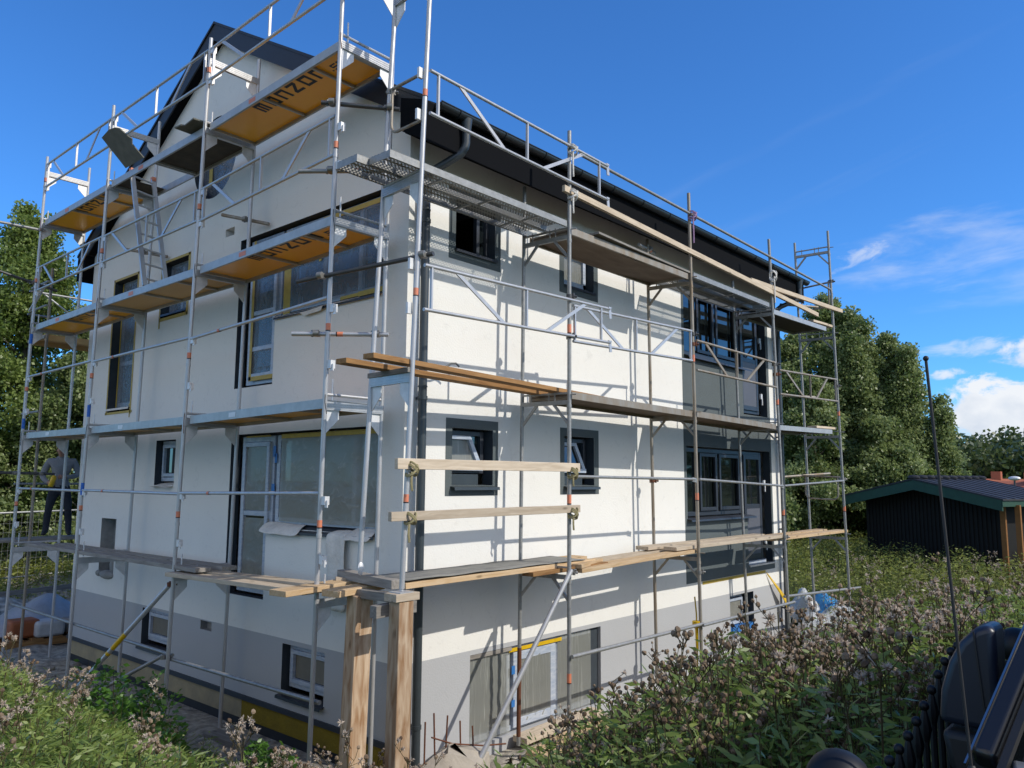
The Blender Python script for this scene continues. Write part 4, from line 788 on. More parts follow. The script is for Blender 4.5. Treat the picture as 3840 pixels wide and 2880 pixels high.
# ------------------------------------------------------------------ facade scaffold (galvanised steel)
fs = thing('scaffold', 'grey galvanised steel scaffold in front of the sunlit facade', 'scaffold', (4.9, -0.56, -3.0))
FY, RY = -0.90, -0.22
QF = [((1.775, 4.28), (1.735, -2.95)), ((4.72, 4.32), (4.81, -2.9)), ((7.57, 4.28), (7.89, -2.8)), ((10.50, 5.15), (10.87, -2.75))]
QR = [((1.725, 3.72), (1.655, -3.05)), ((4.63, 3.72), (4.72, -2.9)), ((7.515, 3.62), (7.72, -2.8)), ((10.46, 5.02), (10.78, -2.7))]
for i, (fl, rl) in enumerate(zip(QF, QR)):
    w = MB()
    def FP(z): return Vector((at_z(fl, z), FY, z))
    def RP(z): return Vector((at_z(rl, z), RY, z))
    w.tube(FP(fl[1][1]), FP(fl[0][1]), TUBE, 12); w.tube(RP(rl[1][1]), RP(rl[0][1]), TUBE-0.001, 12)
    tops = [3.03, 1.02, -1.0]+([4.80] if i == 3 else [])
    for z in tops:
        w.beam(FP(z-0.09), RP(z-0.09), 0.04, 0.05)
        w.beam(FP(z+0.02), RP(z+0.02), 0.03, 0.02)
        for t in (0.3, 0.42, 0.8): w.beam(FP(z-0.07).lerp(RP(z-0.07), t), FP(z+0.05).lerp(RP(z+0.05), t), 0.012, 0.012)
        a, b = FP(z-0.11), RP(z-0.11)
        w.beam(a.lerp(b, 0.32), FP(z-0.36), 0.025, 0.03); w.beam(b.lerp(a, 0.32), RP(z-0.36), 0.025, 0.03)
        w.tube(FP(z-0.16), FP(z-0.12), TUBE+0.005, 12)
        w.tube(FP(z+0.0)+Vector((0.0, -0.03, 0)), FP(z+0.0)+Vector((0.02, -0.09, 0)), 0.009, 6)
    fr = w.build('frame', [M['galv'], M['galv_d'], M['galv'], M['galv']][i], fs)
    for z in (1.81, -0.2) if i < 2 else (1.4, -0.5): sticker(fr, FP(z), h=0.10)
    if i == 0:
        sticker(fr, FP(-2.2), h=0.1); MB().tube(RP(-2.95), RP(-1.95), TUBE+0.0015, 12).build('rust_patch', M['rust'], fr); coupler(fr, FP(2.2), (0, 0, 1), 'steel_d'); coupler(fr, FP(1.72), (0, 0, 1), 'steel_d')
    if i == 1: coupler(fr, FP(2.17), (0, 0, 1), 'steel_d'); coupler(fr, FP(2.02), (0, 0, 1), 'rust'); coupler(fr, FP(-1.27), (0, 0, 1)); coupler(fr, RP(0.02), (0, 0, 1), 'rust')
    if i == 2: coupler(fr, FP(2.06), (0, 0, 1), 'steel_d'); coupler(fr, FP(1.88), (0, 0, 1), 'rust'); coupler(fr, FP(-0.92), (0, 0, 1))
    if i == 3: coupler(fr, FP(4.1), (0, 0, 1), 'steel_d'); coupler(fr, FP(1.95), (0, 0, 1), 'steel_d'); coupler(fr, FP(0.08), (0, 0, 1))
# leaning corner frame on the timber posts
w = MB(); Q0 = ((-0.53, 5.95), (-0.765, -1.0)); QA = ((-0.43, 5.95), (-0.74, -0.90))
def FP(z): return Vector((at_z(Q0, z), FY, z))
def RP(z): return Vector((at_z(QA, z), RY-0.02, z))
w.tube(FP(-0.98), FP(5.95), 0.0255, 12); w.tube(RP(-0.86), RP(5.95), 0.0255, 12)
for z in (5.20, 3.02, 1.02):
    w.beam(FP(z-0.045), RP(z-0.045), 0.045, 0.09); w.tube(FP(z+0.03), RP(z+0.03), 0.018, 8)
    for dz in (-0.07, -0.045, -0.02): w.beam(FP(z+dz), RP(z+dz), 0.051, 0.008)
w.box(-0.85, -0.98, -1.012, -0.69, -0.82, -1.002); w.tube(FP(-1.0), FP(-0.85), 0.018, 10)
cf = w.build('corner_frame', M['alu'], fs)
for z in (5.20, 3.02, 1.02):
    for P, sg in ((FP, 1), (RP, -1)):
        p = P(z-0.09); MB().prism([(p.x-0.004, p.y+sg*0.02, p.z), (p.x-0.004, p.y+sg*0.16, p.z), (p.x-0.004, p.y+sg*0.16, p.z-0.1), (p.x-0.004, p.y+sg*0.02, p.z-0.25)], (0.008, 0, 0)).build('gusset_plate', M['plate'], cf)
for z in (3.86, 1.81, -0.16): sticker(cf, FP(z), FP(1)-FP(0))
p = RP(-0.88); MB().ball(p+Vector((0.0, -0.02, 0.03)), 0.045, 8, 6, (0.8, 0.4, 1.5)).build('foot_plate', M['plate'], cf)
for z in (4.10, 3.66, 2.12, 1.68): p = FP(z); MB().box(p.x-0.075, p.y+0.02, p.z-0.09, p.x-0.02, p.y+0.05, p.z+0.02).build('wedge_hook', M['plate'], cf)
# perforated steel decks
def perf_deck(x0, x1, z, ysp, tail=None):
    d = None
    for k, (ya, yb) in enumerate(ysp):
        xa = x0+(0.0 if k == 0 else -0.14 if tail else 0.0)
        w = MB(); h = 0.075
        w.box(xa, ya, z-0.003, x1, yb, z, 0)
        nw = (yb-ya)
        for yy_ in (ya, yb):
            s_ = 1 if yy_ == ya else -1
            w.box(xa, yy_, z-h, x1, yy_+s_*0.004, z-0.0035, 1); w.box(xa, yy_+s_*0.0045, z-h, x1, yy_+s_*0.03, z-h+0.004, 0)
        w.box(xa, ya+0.005, z-h, xa+0.004, yb-0.005, z-0.0035, 1)
        t = 0.5
        for t in (0.27, 0.55, 0.82): w.box(xa+(x1-xa)*t, ya+0.006, z-h+0.006, xa+(x1-xa)*t+0.025, yb-0.006, z-h+0.02, 1)
        d = w.build('perforated_deck', [M['perf'], M['galv']], fs)
    return d
perf_deck(-1.03, 1.72, 3.13, ((-0.90, -0.585), (-0.575, -0.26)), True)
perf_deck(4.82, 7.50, 3.12, ((-0.90, -0.585), (-0.575, -0.26)))
def ply_deck(x0, x1, z0, z1, under, h=0.085, warp=False):
    w = MB()
    for y in (FY+0.02, RY-0.02): w.beam((x0, y, z0-h/2), (x1, y, z1-h/2), 0.03, h)
    for x, z in ((x0+0.02, z0), (x1-0.02, z1)): w.beam((x, FY+0.035, z-h/2), (x, RY-0.035, z-h/2), 0.03, h*0.8)
    d = w.build('deck', M['alu_b'] if under != 'ply_b' else M['galv_d'], fs)
    pm = MB(); n_ = 10; vs = []
    for i in range(n_+1):
        t = i/n_; x = x0+(x1-x0)*t; z = z0+(z1-z0)*t-0.045-(0.05*math.sin(math.pi*t)**2 if warp else 0)
        vs += [(x, FY+0.036, z), (x, RY-0.036, z), (x, RY-0.036, z+0.015), (x, FY+0.036, z+0.015)]
    fs_ = []
    for i in range(n_):
        for k in range(4): fs_.append((i*4+k, i*4+(k+1) % 4, (i+1)*4+(k+1) % 4, (i+1)*4+k))
    pm.add(vs, fs_+[(3, 2, 1, 0), (n_*4, n_*4+1, n_*4+2, n_*4+3)]); pm.build('deck_panel', M[under], d)
    return d
ply_deck(1.82, 4.66, 3.07, 3.07, 'ply_b', warp=True); ply_deck(7.66, 10.2, 3.04, 3.10, 'ply_d')
ply_deck(1.82, 4.70, 1.06, 1.03, 'ply_b'); ply_deck(4.84, 7.62, 1.04, 1.0, 'ply_b'); ply_deck(7.80, 10.3, 1.0, 1.05, 'ply_d')
# guardrails of the facade scaffold
truss(fs, (-0.55, FY-0.02), (2.52, FY-0.045), (3.66, 3.60), (4.11, 4.05), (0.035, 0.485, 0.94), ((0.36, 0.135), (0.58, 0.84)), 'alu', hook=True)
truss(fs, (-0.58, FY-0.02), (2.54, FY-0.045), (1.65, 1.74), (2.09, 2.17), (0.03, 0.487, 0.94), ((0.37, 0.14), (0.60, 0.84)), 'alu', hook=True)
truss(fs, (1.80, FY-0.03), (4.66, FY-0.03), (1.66, 1.76), (2.09, 2.20), (0.01, 0.48, 0.99), ((0.37, 0.10), (0.61, 0.86)), 'alu')
truss(fs, (4.80, FY-0.03), (7.60, FY-0.03), (1.64, 1.64), (2.08, 2.07), (0.47, 0.985), ((0.35, 0.10), (0.59, 0.84)), 'galv_d')
truss(fs, (7.76, FY-0.03), (10.55, FY-0.03), (1.54, 1.63), (1.96, 2.07), (0.5, 0.97), ((0.38, 0.10), (0.6, 0.82)), 'galv_d')
gr_ = MB().tube((1.95, FY-0.03, 4.03), (10.45, FY-0.03, 3.90), 0.0215, 10).tube((10.43, FY-0.03, 3.91), (10.48, FY-0.03, 3.80), 0.02, 8).build('guardrail_tube', M['galv'], fs)
for a, b in (((1.80, 0.06), (4.66, 0.045)), ((4.80, 0.045), (7.72, -0.05)), ((7.80, -0.05), (10.68, 0.05))):
    w = MB().tube((a[0], FY-0.03, a[1]), (b[0], FY-0.03, b[1]), 0.0195, 10)
    w.beam((b[0]-0.06, FY-0.03, b[1]), (b[0]+0.05, FY-0.03, b[1]-0.02), 0.02, 0.06); w.build('guardrail_tube', M['galv'], fs)
MB().tube((1.73, FY-0.05, -1.96), (4.78, FY-0.05, -1.98), 0.023, 10).build('base_tube', M['galv'], fs); MB().tube((4.72, FY-0.08, -1.99), (8.0, FY-0.05, -2.02), 0.023, 10).build('base_tube', M['galv'], fs); MB().tube((7.8, FY+0.04, -1.92), (11.6, FY+0.04, -2.12), 0.023, 10).build('base_tube', M['galv'], fs)
pr = MB().tube((1.72, FY-0.05, -1.0), (0.30, FY-0.05+0.22, -3.0), 0.028, 12).build('raking_prop', M['alu'], fs); coupler(pr, (1.72, FY-0.03, -1.03), (0, 0, 1))
def end_loop(parent, p0, p1, drop, m='galv_d', r=0.016):
    """bent-tube end guard: straight top bar and a U hanging below it"""
    p0, p1 = Vector(p0), Vector(p1); d = (p1-p0); L_ = d.length; d.normalize(); z = Vector((0, 0, 1))
    w = MB(); w.tube(p0, p1, r+0.002, 10)
    a, b = p0+d*L_*0.14, p0+d*L_*0.94; k = 0.10
    pts = [a]
    for t in np.linspace(0, math.pi/2, 5): pts.append(a-z*(drop-k)+d*k*(1-math.cos(t))-z*k*math.sin(t))
    for t in np.linspace(0, math.pi/2, 5): pts.append(b-z*drop-d*k*(1-math.sin(t))+z*k*(1-math.cos(t)))
    pts.append(b); w.path(pts, r, 8)
    return w.build('end_guard', M[m], parent)
end_loop(fs, (-0.52, -0.20, 4.13), (-0.57, -0.90, 4.11), 0.50); coupler(cf, (at_z(QA, 4.12), RY-0.02, 4.12), (0, 0, 1))
end_loop(fs, (10.48, RY, 4.02), (10.53, FY, 4.08), 0.50); end_loop(fs, (10.52, RY+0.1, 0.15), (10.60, FY-0.0, 0.12), 0.45)
tie(fs, (4.30, -0.28, 3.55), (5.05, -0.10, 3.62), 'galv', (0.5,), st=0.7); tie(fs, (9.9, -0.1, 3.62), (11.0, -0.45, 3.70), 'galv_d'); tie(fs, (9.9, -0.1, 1.75), (10.9, -0.35, 1.78), 'galv_d'); tie(fs, (10.0, 0.0, 0.12), (11.3, -0.45, 0.2), 'galv_d')
# ------------------------------------------------------------------ rear scaffold, seen past the far corner
bs = thing('scaffold', 'small steel scaffold behind the far corner, with the worker on it', 'scaffold', (0.3, 9.75, -3.15))
for x in (-0.62, 2.4):
    w = MB()
    for y in (9.28, 10.15):
        w.tube((x+0.0, y, -3.15), (x+0.05, y, 3.85), TUBE, 10)
    for z in (2.62, 0.75, -1.12): w.beam((x+0.02, 9.28, z-0.05), (x+0.02, 10.15, z-0.05), 0.04, 0.06)
    w.build('frame', M['galv_d'], bs)
for z, m in ((2.62, 'ply_t'),): MB().box(-0.6, 9.30, z-0.02, 2.4, 10.12, z).box(-0.6, 9.30, z-0.11, 2.4, 9.33, z-0.021).box(-0.6, 10.09, z-0.11, 2.4, 10.12, z-0.021).build('deck', M[m], bs)
for z in (3.1, 3.55, -0.1): MB().tube((-0.65, 10.18, z), (2.45, 10.18, z), 0.02, 8).build('guardrail_tube', M['galv'], bs)
for z in (3.6, 3.15, 1.2): MB().tube((-0.62, 9.28, z), (-0.62, 10.15, z), 0.02, 8).build('guardrail_tube', M['galv'], bs)
MB().beam((-0.4, 10.2, 3.55), (0.9, 10.2, 2.7), 0.05, 0.015).build('brace', M['plate'], bs); MB().beam((-0.64, 9.35, 3.55), (-0.64, 10.1, 3.15), 0.05, 0.015).build('brace', M['plate'], bs)
tie(bs, (-2.6, 9.3, 0.13), (-0.3, 9.22, 0.08), 'steel_d', (0.72, 0.9)); tie(bs, (-1.5, 9.2, 3.62), (-0.5, 9.18, 3.42), 'steel_d', (0.6,))
# hoist arm and rope on the gable scaffold
ho = thing('hoist_arm', 'tube arm with a hanging rope at the far top corner of the scaffold', 'hoist', (-0.93, 8.93, 4.35))
MB().tube((-0.90, 8.93, 4.42), (-1.60, 9.05, 4.44), TUBE, 10).build('arm', M['galv'], ho); coupler(ho, (-0.93, 8.93, 4.42), (0, 0, 1))
MB().path([(-1.58, 9.05, 4.44), (-1.62, 9.05, 4.52), (-1.63, 9.05, 4.44), (-1.61, 9.05, 4.33), (-1.60, 9.05, 4.25)], 0.012, 6).ball((-1.60, 9.05, 4.18), 0.06, 8, 6, (0.5, 1, 1.3)).build('pulley', M['coupler'], ho)
for dx in (-0.035, 0.035): MB().path([(-1.60+dx*0.5, 9.05, 4.18), (-1.60+dx, 9.0, 2.5), (-1.60+dx*1.1, 8.9, 0.5), (-1.60+dx*1.2, 8.85, -2.9)], 0.011, 6).build('rope', M['cloth'], ho)
# ------------------------------------------------------------------ loose timber: every plank a thing
def plank(name, label, a, b, w_, t_, m, cat='plank', group=None, roll=0.0, bevel=0.003):
    """a, b: centres of the TOP face at both ends"""
    a, b = Vector(a), Vector(b); L_ = (b-a).length; mb = MB()
    r = random.Random(hash(label) % 1000 if False else sum(map(ord, label)))
    n_ = 6; vs = []; bow = r.uniform(-0.006, 0.006)
    for i in range(n_+1):
        x = L_*(i/n_-0.5); dz = bow*math.sin(math.pi*i/n_); dy = r.uniform(-0.002, 0.002)
        vs += [(x, -w_/2+dy, -t_+dz), (x, w_/2+dy, -t_+dz), (x, w_/2+dy, dz), (x, -w_/2+dy, dz)]
    fs_ = []
    for i in range(n_):
        for k in range(4): fs_.append((i*4+k, i*4+(k+1) % 4, (i+1)*4+(k+1) % 4, (i+1)*4+k))
    mb.add(vs, fs_+[(3, 2, 1, 0), (n_*4, n_*4+1, n_*4+2, n_*4+3)])
    o = mb.build(name, M[m], None, bevel=bevel, origin=(0, 0, 0))
    d = (b-a).normalized(); up = Vector((0, 0, 1)); s_ = up.cross(d).normalized(); u_ = d.cross(s_)
    if roll: s_, u_ = s_*math.cos(roll)+u_*math.sin(roll), u_*math.cos(roll)-s_*math.sin(roll)
    c = (a+b)/2
    o.matrix_world = Matrix(((d.x, s_.x, u_.x, c.x), (d.y, s_.y, u_.y, c.y), (d.z, s_.z, u_.z, c.z), (0, 0, 0, 1)))
    return tag(o, label, cat, group)
PK = 'planks laid on the scaffolds'
plank('plank', 'weathered plank under the feet of the worker, nearer the house', (-2.3, 9.52, -1.07), (1.9, 9.72, -1.07), 0.24, 0.05, 'wood_g', group=PK)
plank('plank', 'weathered plank under the feet of the worker, outer one', (-1.9, 9.82, -1.07), (2.1, 9.98, -1.07), 0.24, 0.05, 'wood_g', group=PK)
plank('plank', 'long weathered plank on the lowest gable level, outer one', (-0.82, 8.45, -1.07), (-0.84, 2.62, -1.05), 0.20, 0.05, 'wood_g', group=PK)
plank('plank', 'long weathered plank on the lowest gable level, nearer the wall', (-0.56, 7.95, -1.06), (-0.52, 2.58, -1.05), 0.20, 0.05, 'wood_g', group=PK)
plank('plank', 'pale plank on the lowest gable level, sunlit near the wooden posts', (-0.70, 3.25, -1.11), (-0.62, 0.48, -1.07), 0.20, 0.05, 'wood_p', group=PK)
plank('plank', 'pale plank under the sawn ends, outer edge of the lowest gable level', (-0.93, 3.20, -1.13), (-0.88, 0.35, -1.09), 0.20, 0.05, 'wood_p', group=PK)
plank('plank', 'fresh plank whose dark sawn end sticks out furthest left at the corner', (-1.40, 0.13, -1.03), (-0.42, 0.24, -1.01), 0.24, 0.055, 'wood', group=PK)
plank('plank', 'short fresh plank with dark sawn end in front of the corner post', (-1.02, -0.16, -1.04), (-0.40, -0.10, -1.02), 0.23, 0.06, 'wood', group=PK)
plank('timber_block', 'dark weathered timber lying crosswise on the planks at the corner', (-0.47, 0.38, -0.925), (-0.66, -0.72, -0.925), 0.13, 0.085, 'wood_g', 'timber')
plank('timber_block', 'pale short timber under the dark crosswise one', (-0.62, 0.30, -0.985), (-0.30, 0.10, -0.985), 0.12, 0.04, 'wood_p', 'timber')
plank('plank', 'thick plank under the grey sheet beside the corner post', (-0.62, -0.66, -0.955), (2.50, -0.60, -0.945), 0.26, 0.055, 'wood', group=PK)
plank('plank', 'second plank under the grey sheet, nearer the wall', (-0.50, -0.36, -0.95), (2.75, -0.30, -0.945), 0.24, 0.055, 'wood', group=PK)
sh = MB(); vs = []; rr = random.Random(4)
for i in range(15):
    for j in range(5):
        x = -0.60+2.85*i/14; y = -0.78+0.55*j/4; vs.append((x+rr.uniform(-0.01, 0.01), y+0.03*i/14+rr.uniform(-0.01, 0.01)*(j in (0, 4)), -0.944+0.02*i/14*0+rr.uniform(0, 0.010)+0.004))
sh.add(vs, [(i*5+j, i*5+j+1, (i+1)*5+j+1, (i+1)*5+j) for i in range(14) for j in range(4)])
o = sh.build('grey_sheet', M['sheet_g'], None, fix=False); md = o.modifiers.new('thick', 'SOLIDIFY'); md.thickness = 0.008; tag(o, 'muddy grey sheet covering the planks right of the corner post', 'sheet')
plank('plank', 'pale plank end poking past the grey sheet under the second post', (1.2, -0.74, -1.00), (2.70, -0.70, -0.99), 0.16, 0.045, 'wood_b', group=PK)
plank('plank', 'pale plank between second and third post, outer edge', (2.05, -0.76, -1.02), (4.86, -0.76, -0.955), 0.20, 0.05, 'wood', group=PK)
plank('plank', 'pale plank between second and third post, nearer the wall', (2.25, -0.48, -1.00), (4.95, -0.46, -0.95), 0.20, 0.05, 'wood_p', group=PK)
plank('timber_block', 'short timber on the planks by the second post', (2.0, -0.82, -0.965), (2.75, -0.60, -0.96), 0.12, 0.05, 'wood', 'timber')
plank('plank', 'long pale plank in front of the dark bay, outer edge', (4.30, -0.72, -0.90), (7.95, -0.78, -0.885), 0.21, 0.05, 'wood_p', group=PK)
plank('plank', 'long pale plank in front of the dark bay, nearer the wall', (4.05, -0.42, -0.895), (7.80, -0.44, -0.885), 0.21, 0.05, 'wood_p', group=PK)
plank('timber_block', 'short brown timber under the planks of the dark bay', (4.75, -0.55, -0.952), (5.25, -0.35, -0.952), 0.13, 0.045, 'wood_b', 'timber')
plank('plank', 'sunlit plank of the end bay, outer edge', (7.6, -0.70, -0.935), (10.95, -0.78, -0.925), 0.22, 0.05, 'wood', group=PK)
plank('plank', 'sunlit plank of the end bay, nearer the wall', (7.9, -0.44, -0.93), (10.85, -0.40, -0.925), 0.22, 0.05, 'wood', group=PK)
plank('plank', 'brown plank on the middle level, outer end higher at the corner', (-1.17, -0.835, 1.155), (3.05, -0.62, 1.085), 0.145, 0.05, 'wood_b', group=PK)
plank('plank', 'brown plank on the middle level, sticking out further at the corner', (-1.26, -0.55, 1.125), (2.6, -0.40, 1.085), 0.15, 0.05, 'wood_b', group=PK)
plank('timber_block', 'short dark block between the brown planks and the corner frame', (-0.72, -0.90, 1.07), (-0.66, -0.22, 1.07), 0.06, 0.05, 'wood_g', 'timber')
plank('plank', 'warped brown board lying on the upper deck of the second bay', (2.30, -0.86, 3.125), (4.75, -0.80, 3.115), 0.20, 0.03, 'wood_g', group=PK)
plank('plank', 'plank end on the upper deck at the far end post', (9.6, -0.78, 3.16), (10.62, -0.80, 3.19), 0.19, 0.045, 'wood_p', group=PK)
plank('plank', 'plank end on the middle deck at the far end post', (9.7, -0.72, 1.10), (10.7, -0.74, 1.12), 0.19, 0.045, 'wood_p', group=PK)
RL = 'timber guard rails lashed to the posts'
plank('timber_rail', 'upper timber guard rail lashed across the corner bay', (-0.90, -0.965, 0.155), (1.88, -0.965, 0.165), 0.10, 0.048, 'wood_p', 'rail', RL, roll=R(90))
plank('timber_rail', 'lower timber guard rail lashed across the corner bay', (-0.96, -0.965, -0.325), (1.88, -0.965, -0.31), 0.085, 0.048, 'wood_p', 'rail', RL, roll=R(90))
plank('timber_rail', 'long pale timber rail running under the eaves to a free end', (1.62, -0.95, 3.50), (9.62, -0.97, 3.24), 0.078, 0.045, 'wood_p', 'rail', RL, roll=R(90))
plank('timber_rail', 'timber rail crossing the far end post and poking past it', (6.70, -0.96, 3.36), (10.98, -0.97, 3.54), 0.078, 0.045, 'wood_p', 'rail', RL, roll=R(90))
def lashing(label, p, tail=0.15, m='strap', blue=False, vert=0.05):
    w = MB(); p = Vector(p); r = random.Random(sum(map(ord, label)))
    for k in range(7):
        s_ = 1 if k % 2 else -1; o = r.uniform(-0.012, 0.012); pts = []
        for t in np.linspace(0, 2*math.pi, 13): pts.append(p+Vector((0.038*math.cos(t)*1.25+o, -0.03+0.062*math.sin(t), s_*vert*math.cos(t)+o*2)))
        w.path(pts, 0.0085, 5, caps=False)
    w.path([p+Vector((-0.03, -0.06, -0.03)), p+Vector((-0.045, -0.07, -0.05-tail*0.5)), p+Vector((-0.025, -0.06, -0.05-tail))], 0.012, 5)
    return tag(w.build('strap_lashing', M[m], None), label, 'strap', 'straps lashing rails to posts')
lashing('khaki strap tying the upper timber rail to the corner post', (-0.715, -0.925, 0.11)); lashing('khaki strap tying the lower timber rail to the corner post', (-0.735, -0.925, -0.36))
lashing('khaki strap tying the upper timber rail to the second post', (1.75, -0.925, 0.10), 0.1); lashing('khaki strap with blue end tying the lower rail to the second post', (1.75, -0.925, -0.36), 0.14)
lashing('pale strap hanging from the top rail at the second post', (1.775, -0.92, 4.02), 0.30, 'cloth'); lashing('pale strap tying the long timber rail to the second post', (1.775, -0.92, 3.46), 0.2, 'cloth')
M['mauve'] = mat('mauve_strap', (0.40, 0.25, 0.42), 0.9, 0, 20); lashing('mauve strap tying the top rail to the third post', (4.73, -0.92, 3.96), 0.38, 'mauve'); lashing('pale strap tying the timber rails to the fourth post', (7.59, -0.92, 3.62), 0.45, 'cloth', vert=0.09)
# timber posts under the corner frame
def tpost(label, a, b, w_, d_):
    a, b = Vector(a), Vector(b); L_ = (a-b).length; mb = MB(); mb.box(0, -w_/2, -d_/2, L_, w_/2, d_/2)
    o = mb.build('timber_post', M['wood_post'], None, bevel=0.008, origin=(0, 0, 0)); d = (a-b).normalized(); s_ = Vector((1, 0, 0)); s_ = (s_-d*s_.dot(d)).normalized(); u_ = d.cross(s_)
    o.matrix_world = Matrix(((d.x, s_.x, u_.x, b.x), (d.y, s_.y, u_.y, b.y), (d.z, s_.z, u_.z, b.z), (0, 0, 0, 1))); return tag(o, label, 'post', 'timber posts carrying the corner frame')
tpost('squared timber post carrying the corner frame, nearest the downpipe', (-0.765, -0.90, -1.085), (-0.80, -0.92, -3.05), 0.17, 0.15)
tpost('squared timber post under the planks, left of the steel tube', (-0.72, -0.24, -1.10), (-0.76, -0.22, -3.10), 0.20, 0.16)
plank('timber_block', 'bearing block on top of the front timber post', (-0.90, -0.90, -1.013), (-0.62, -0.90, -1.013), 0.17, 0.07, 'wood_p', 'timber')
plank('timber_block', 'cross beam behind the head of the front timber post', (-1.0, -0.79, -1.12), (-0.50, -0.77, -1.12), 0.09, 0.11, 'wood_g', 'timber')
plank('timber_block', 'dark beam between the two timber posts', (-0.80, -0.86, -1.02), (-0.70, -0.1, -1.05), 0.10, 0.08, 'wood_g', 'timber')
# ------------------------------------------------------------------ worker on the rear scaffold
def skin_mesh(name, nodes, edges, root, mats, assign, parent=None, loc=(0, 0, 0), sub=2):
    """grow one continuous body from joints with radii, then keep it as a plain mesh"""
    me = bpy.data.meshes.new(name+'_rig'); keys = list(nodes); ix = {k: i for i, k in enumerate(keys)}
    me.from_pydata([nodes[k][0] for k in keys], [(ix[a], ix[b]) for a, b in edges], [])
    o = bpy.data.objects.new(name+'_rig', me); C.objects.link(o)
    md = o.modifiers.new('skin', 'SKIN'); md.use_smooth_shade = True
    for k in keys:
        sv = me.skin_vertices[0].data[ix[k]]; r = nodes[k][1]; sv.radius = r if isinstance(r, tuple) else (r, r); sv.use_root = (k == root)
    ss = o.modifiers.new('sub', 'SUBSURF'); ss.levels = ss.render_levels = sub
    dg = bpy.context.evaluated_depsgraph_get(); dg.update(); m2 = bpy.data.meshes.new_from_object(o.evaluated_get(dg))
    bpy.data.objects.remove(o)
    m2.name = name; m2.materials.clear()
    for m in mats: m2.materials.append(m)
    for p in m2.polygons: p.material_index = assign(p.center); p.use_smooth = True
    ob = bpy.data.objects.new(name, m2); C.objects.link(ob)
    if parent: ob.parent = parent
    ob.location = loc if not parent else (0, 0, 0)
    return ob
PB = Vector((0.01, 9.80, -1.065)); PF = Vector((-0.40, -0.916, 0)); PL = Vector((0.916, -0.40, 0))
def pj(s_, f_, z_): return tuple(PL*s_+PF*f_+Vector((0, 0, z_)))
person = thing('person', 'worker in grey hoodie and dark trousers standing on the rear scaffold holding a yellow bottle', 'person', PB)
nd = {'pelvis': (pj(0, 0, .90), (.135, .11)), 'waist': (pj(0, 0, 1.05), (.14, .11)), 'belly': (pj(0, .01, 1.17), (.155, .12)), 'chest': (pj(0, .0, 1.32), (.165, .115)), 'collar': (pj(0, .0, 1.43), (.085, .075)), 'neck': (pj(0, .02, 1.475), .052), 'jaw': (pj(-.01, .05, 1.53), (.055, .065)), 'face': (pj(-.015, .05, 1.59), (.072, .088)), 'crown': (pj(-.01, .03, 1.655), (.066, .08)), 'top': (pj(-.01, .02, 1.69), .035), 'nose': (pj(-.05, .145, 1.585), .013)}
ed = [('pelvis', 'waist'), ('waist', 'belly'), ('belly', 'chest'), ('chest', 'collar'), ('collar', 'neck'), ('neck', 'jaw'), ('jaw', 'face'), ('face', 'crown'), ('crown', 'top'), ('face', 'nose')]
for sd, nm in ((1, 'l'), (-1, 'r')):
    nd.update({nm+'hip': (pj(.10*sd, 0, .84), .10), nm+'thigh': (pj(.135*sd, .02, .66), .088), nm+'knee': (pj(.16*sd, .04, .48), .066), nm+'calf': (pj(.175*sd, .0, .32), .066), nm+'ankle': (pj(.185*sd, -.01, .10), .05), nm+'heel': (pj(.19*sd, -.03, .045), .042), nm+'toe': (pj(.215*sd, .15, .035), (.045, .032))})
    ed += [('pelvis', nm+'hip'), (nm+'hip', nm+'thigh'), (nm+'thigh', nm+'knee'), (nm+'knee', nm+'calf'), (nm+'calf', nm+'ankle'), (nm+'ankle', nm+'heel'), (nm+'ankle', nm+'toe')]
arms = {'l': [(.20, 0, 1.385, .075), (.255, -.01, 1.26, .06), (.285, 0, 1.13, .055), (.19, .15, 1.10, .046), (.09, .235, 1.09, .034), (.03, .265, 1.09, .034)], 'r': [(-.20, 0, 1.385, .075), (-.265, -.01, 1.25, .06), (-.305, .01, 1.11, .055), (-.24, .14, 1.03, .046), (-.16, .225, .985, .034), (-.115, .255, .975, .034)]}
hands = []
for nm, ch in arms.items():
    prev = 'chest'
    for k, (a, b, z, r) in enumerate(ch):
        nd[nm+'arm%d' % k] = (pj(a, b, z), r); ed.append((prev, nm+'arm%d' % k)); prev = nm+'arm%d' % k
    a, b, z, r = ch[-1]; hands.append(Vector(pj(a, b, z))); sd = -1 if nm == 'l' else 1
    for q, (dz, ln) in enumerate(((.028, .065), (.010, .078), (-.008, .074), (-.025, .056))):
        f1, f2 = nm+'f%da' % q, nm+'f%db' % q
        nd[f1] = (pj(a+sd*ln*.55, b+.022, z+dz), .0095); nd[f2] = (pj(a+sd*ln*.8, b-.006, z+dz*1.05), .0085); ed += [(prev, f1), (f1, f2)]
    nd[nm+'ta'] = (pj(a+sd*.012, b-.02, z+.035), .0115); nd[nm+'tb'] = (pj(a+sd*.04, b-.025, z+.05), .010); ed += [(prev, nm+'ta'), (nm+'ta', nm+'tb')]
M['skin'] = mat('skin', (0.36, 0.19, 0.13), 0.55); M['hoodie'] = mat('grey_melange_hoodie', (0.20, 0.205, 0.215), 0.95, 0, 60, (90, 0.3), 0.2, 'Object', (0.28, 0.28, 0.29), 0.5)
M['trousers'] = mat('dark_work_trousers', (0.035, 0.04, 0.052), 0.9, 0, 20, (40, 0.3), 0.2); M['boots'] = mat('black_boots', (0.012, 0.012, 0.013), 0.6); M['hair'] = mat('dark_hair', (0.02, 0.016, 0.013), 0.8)
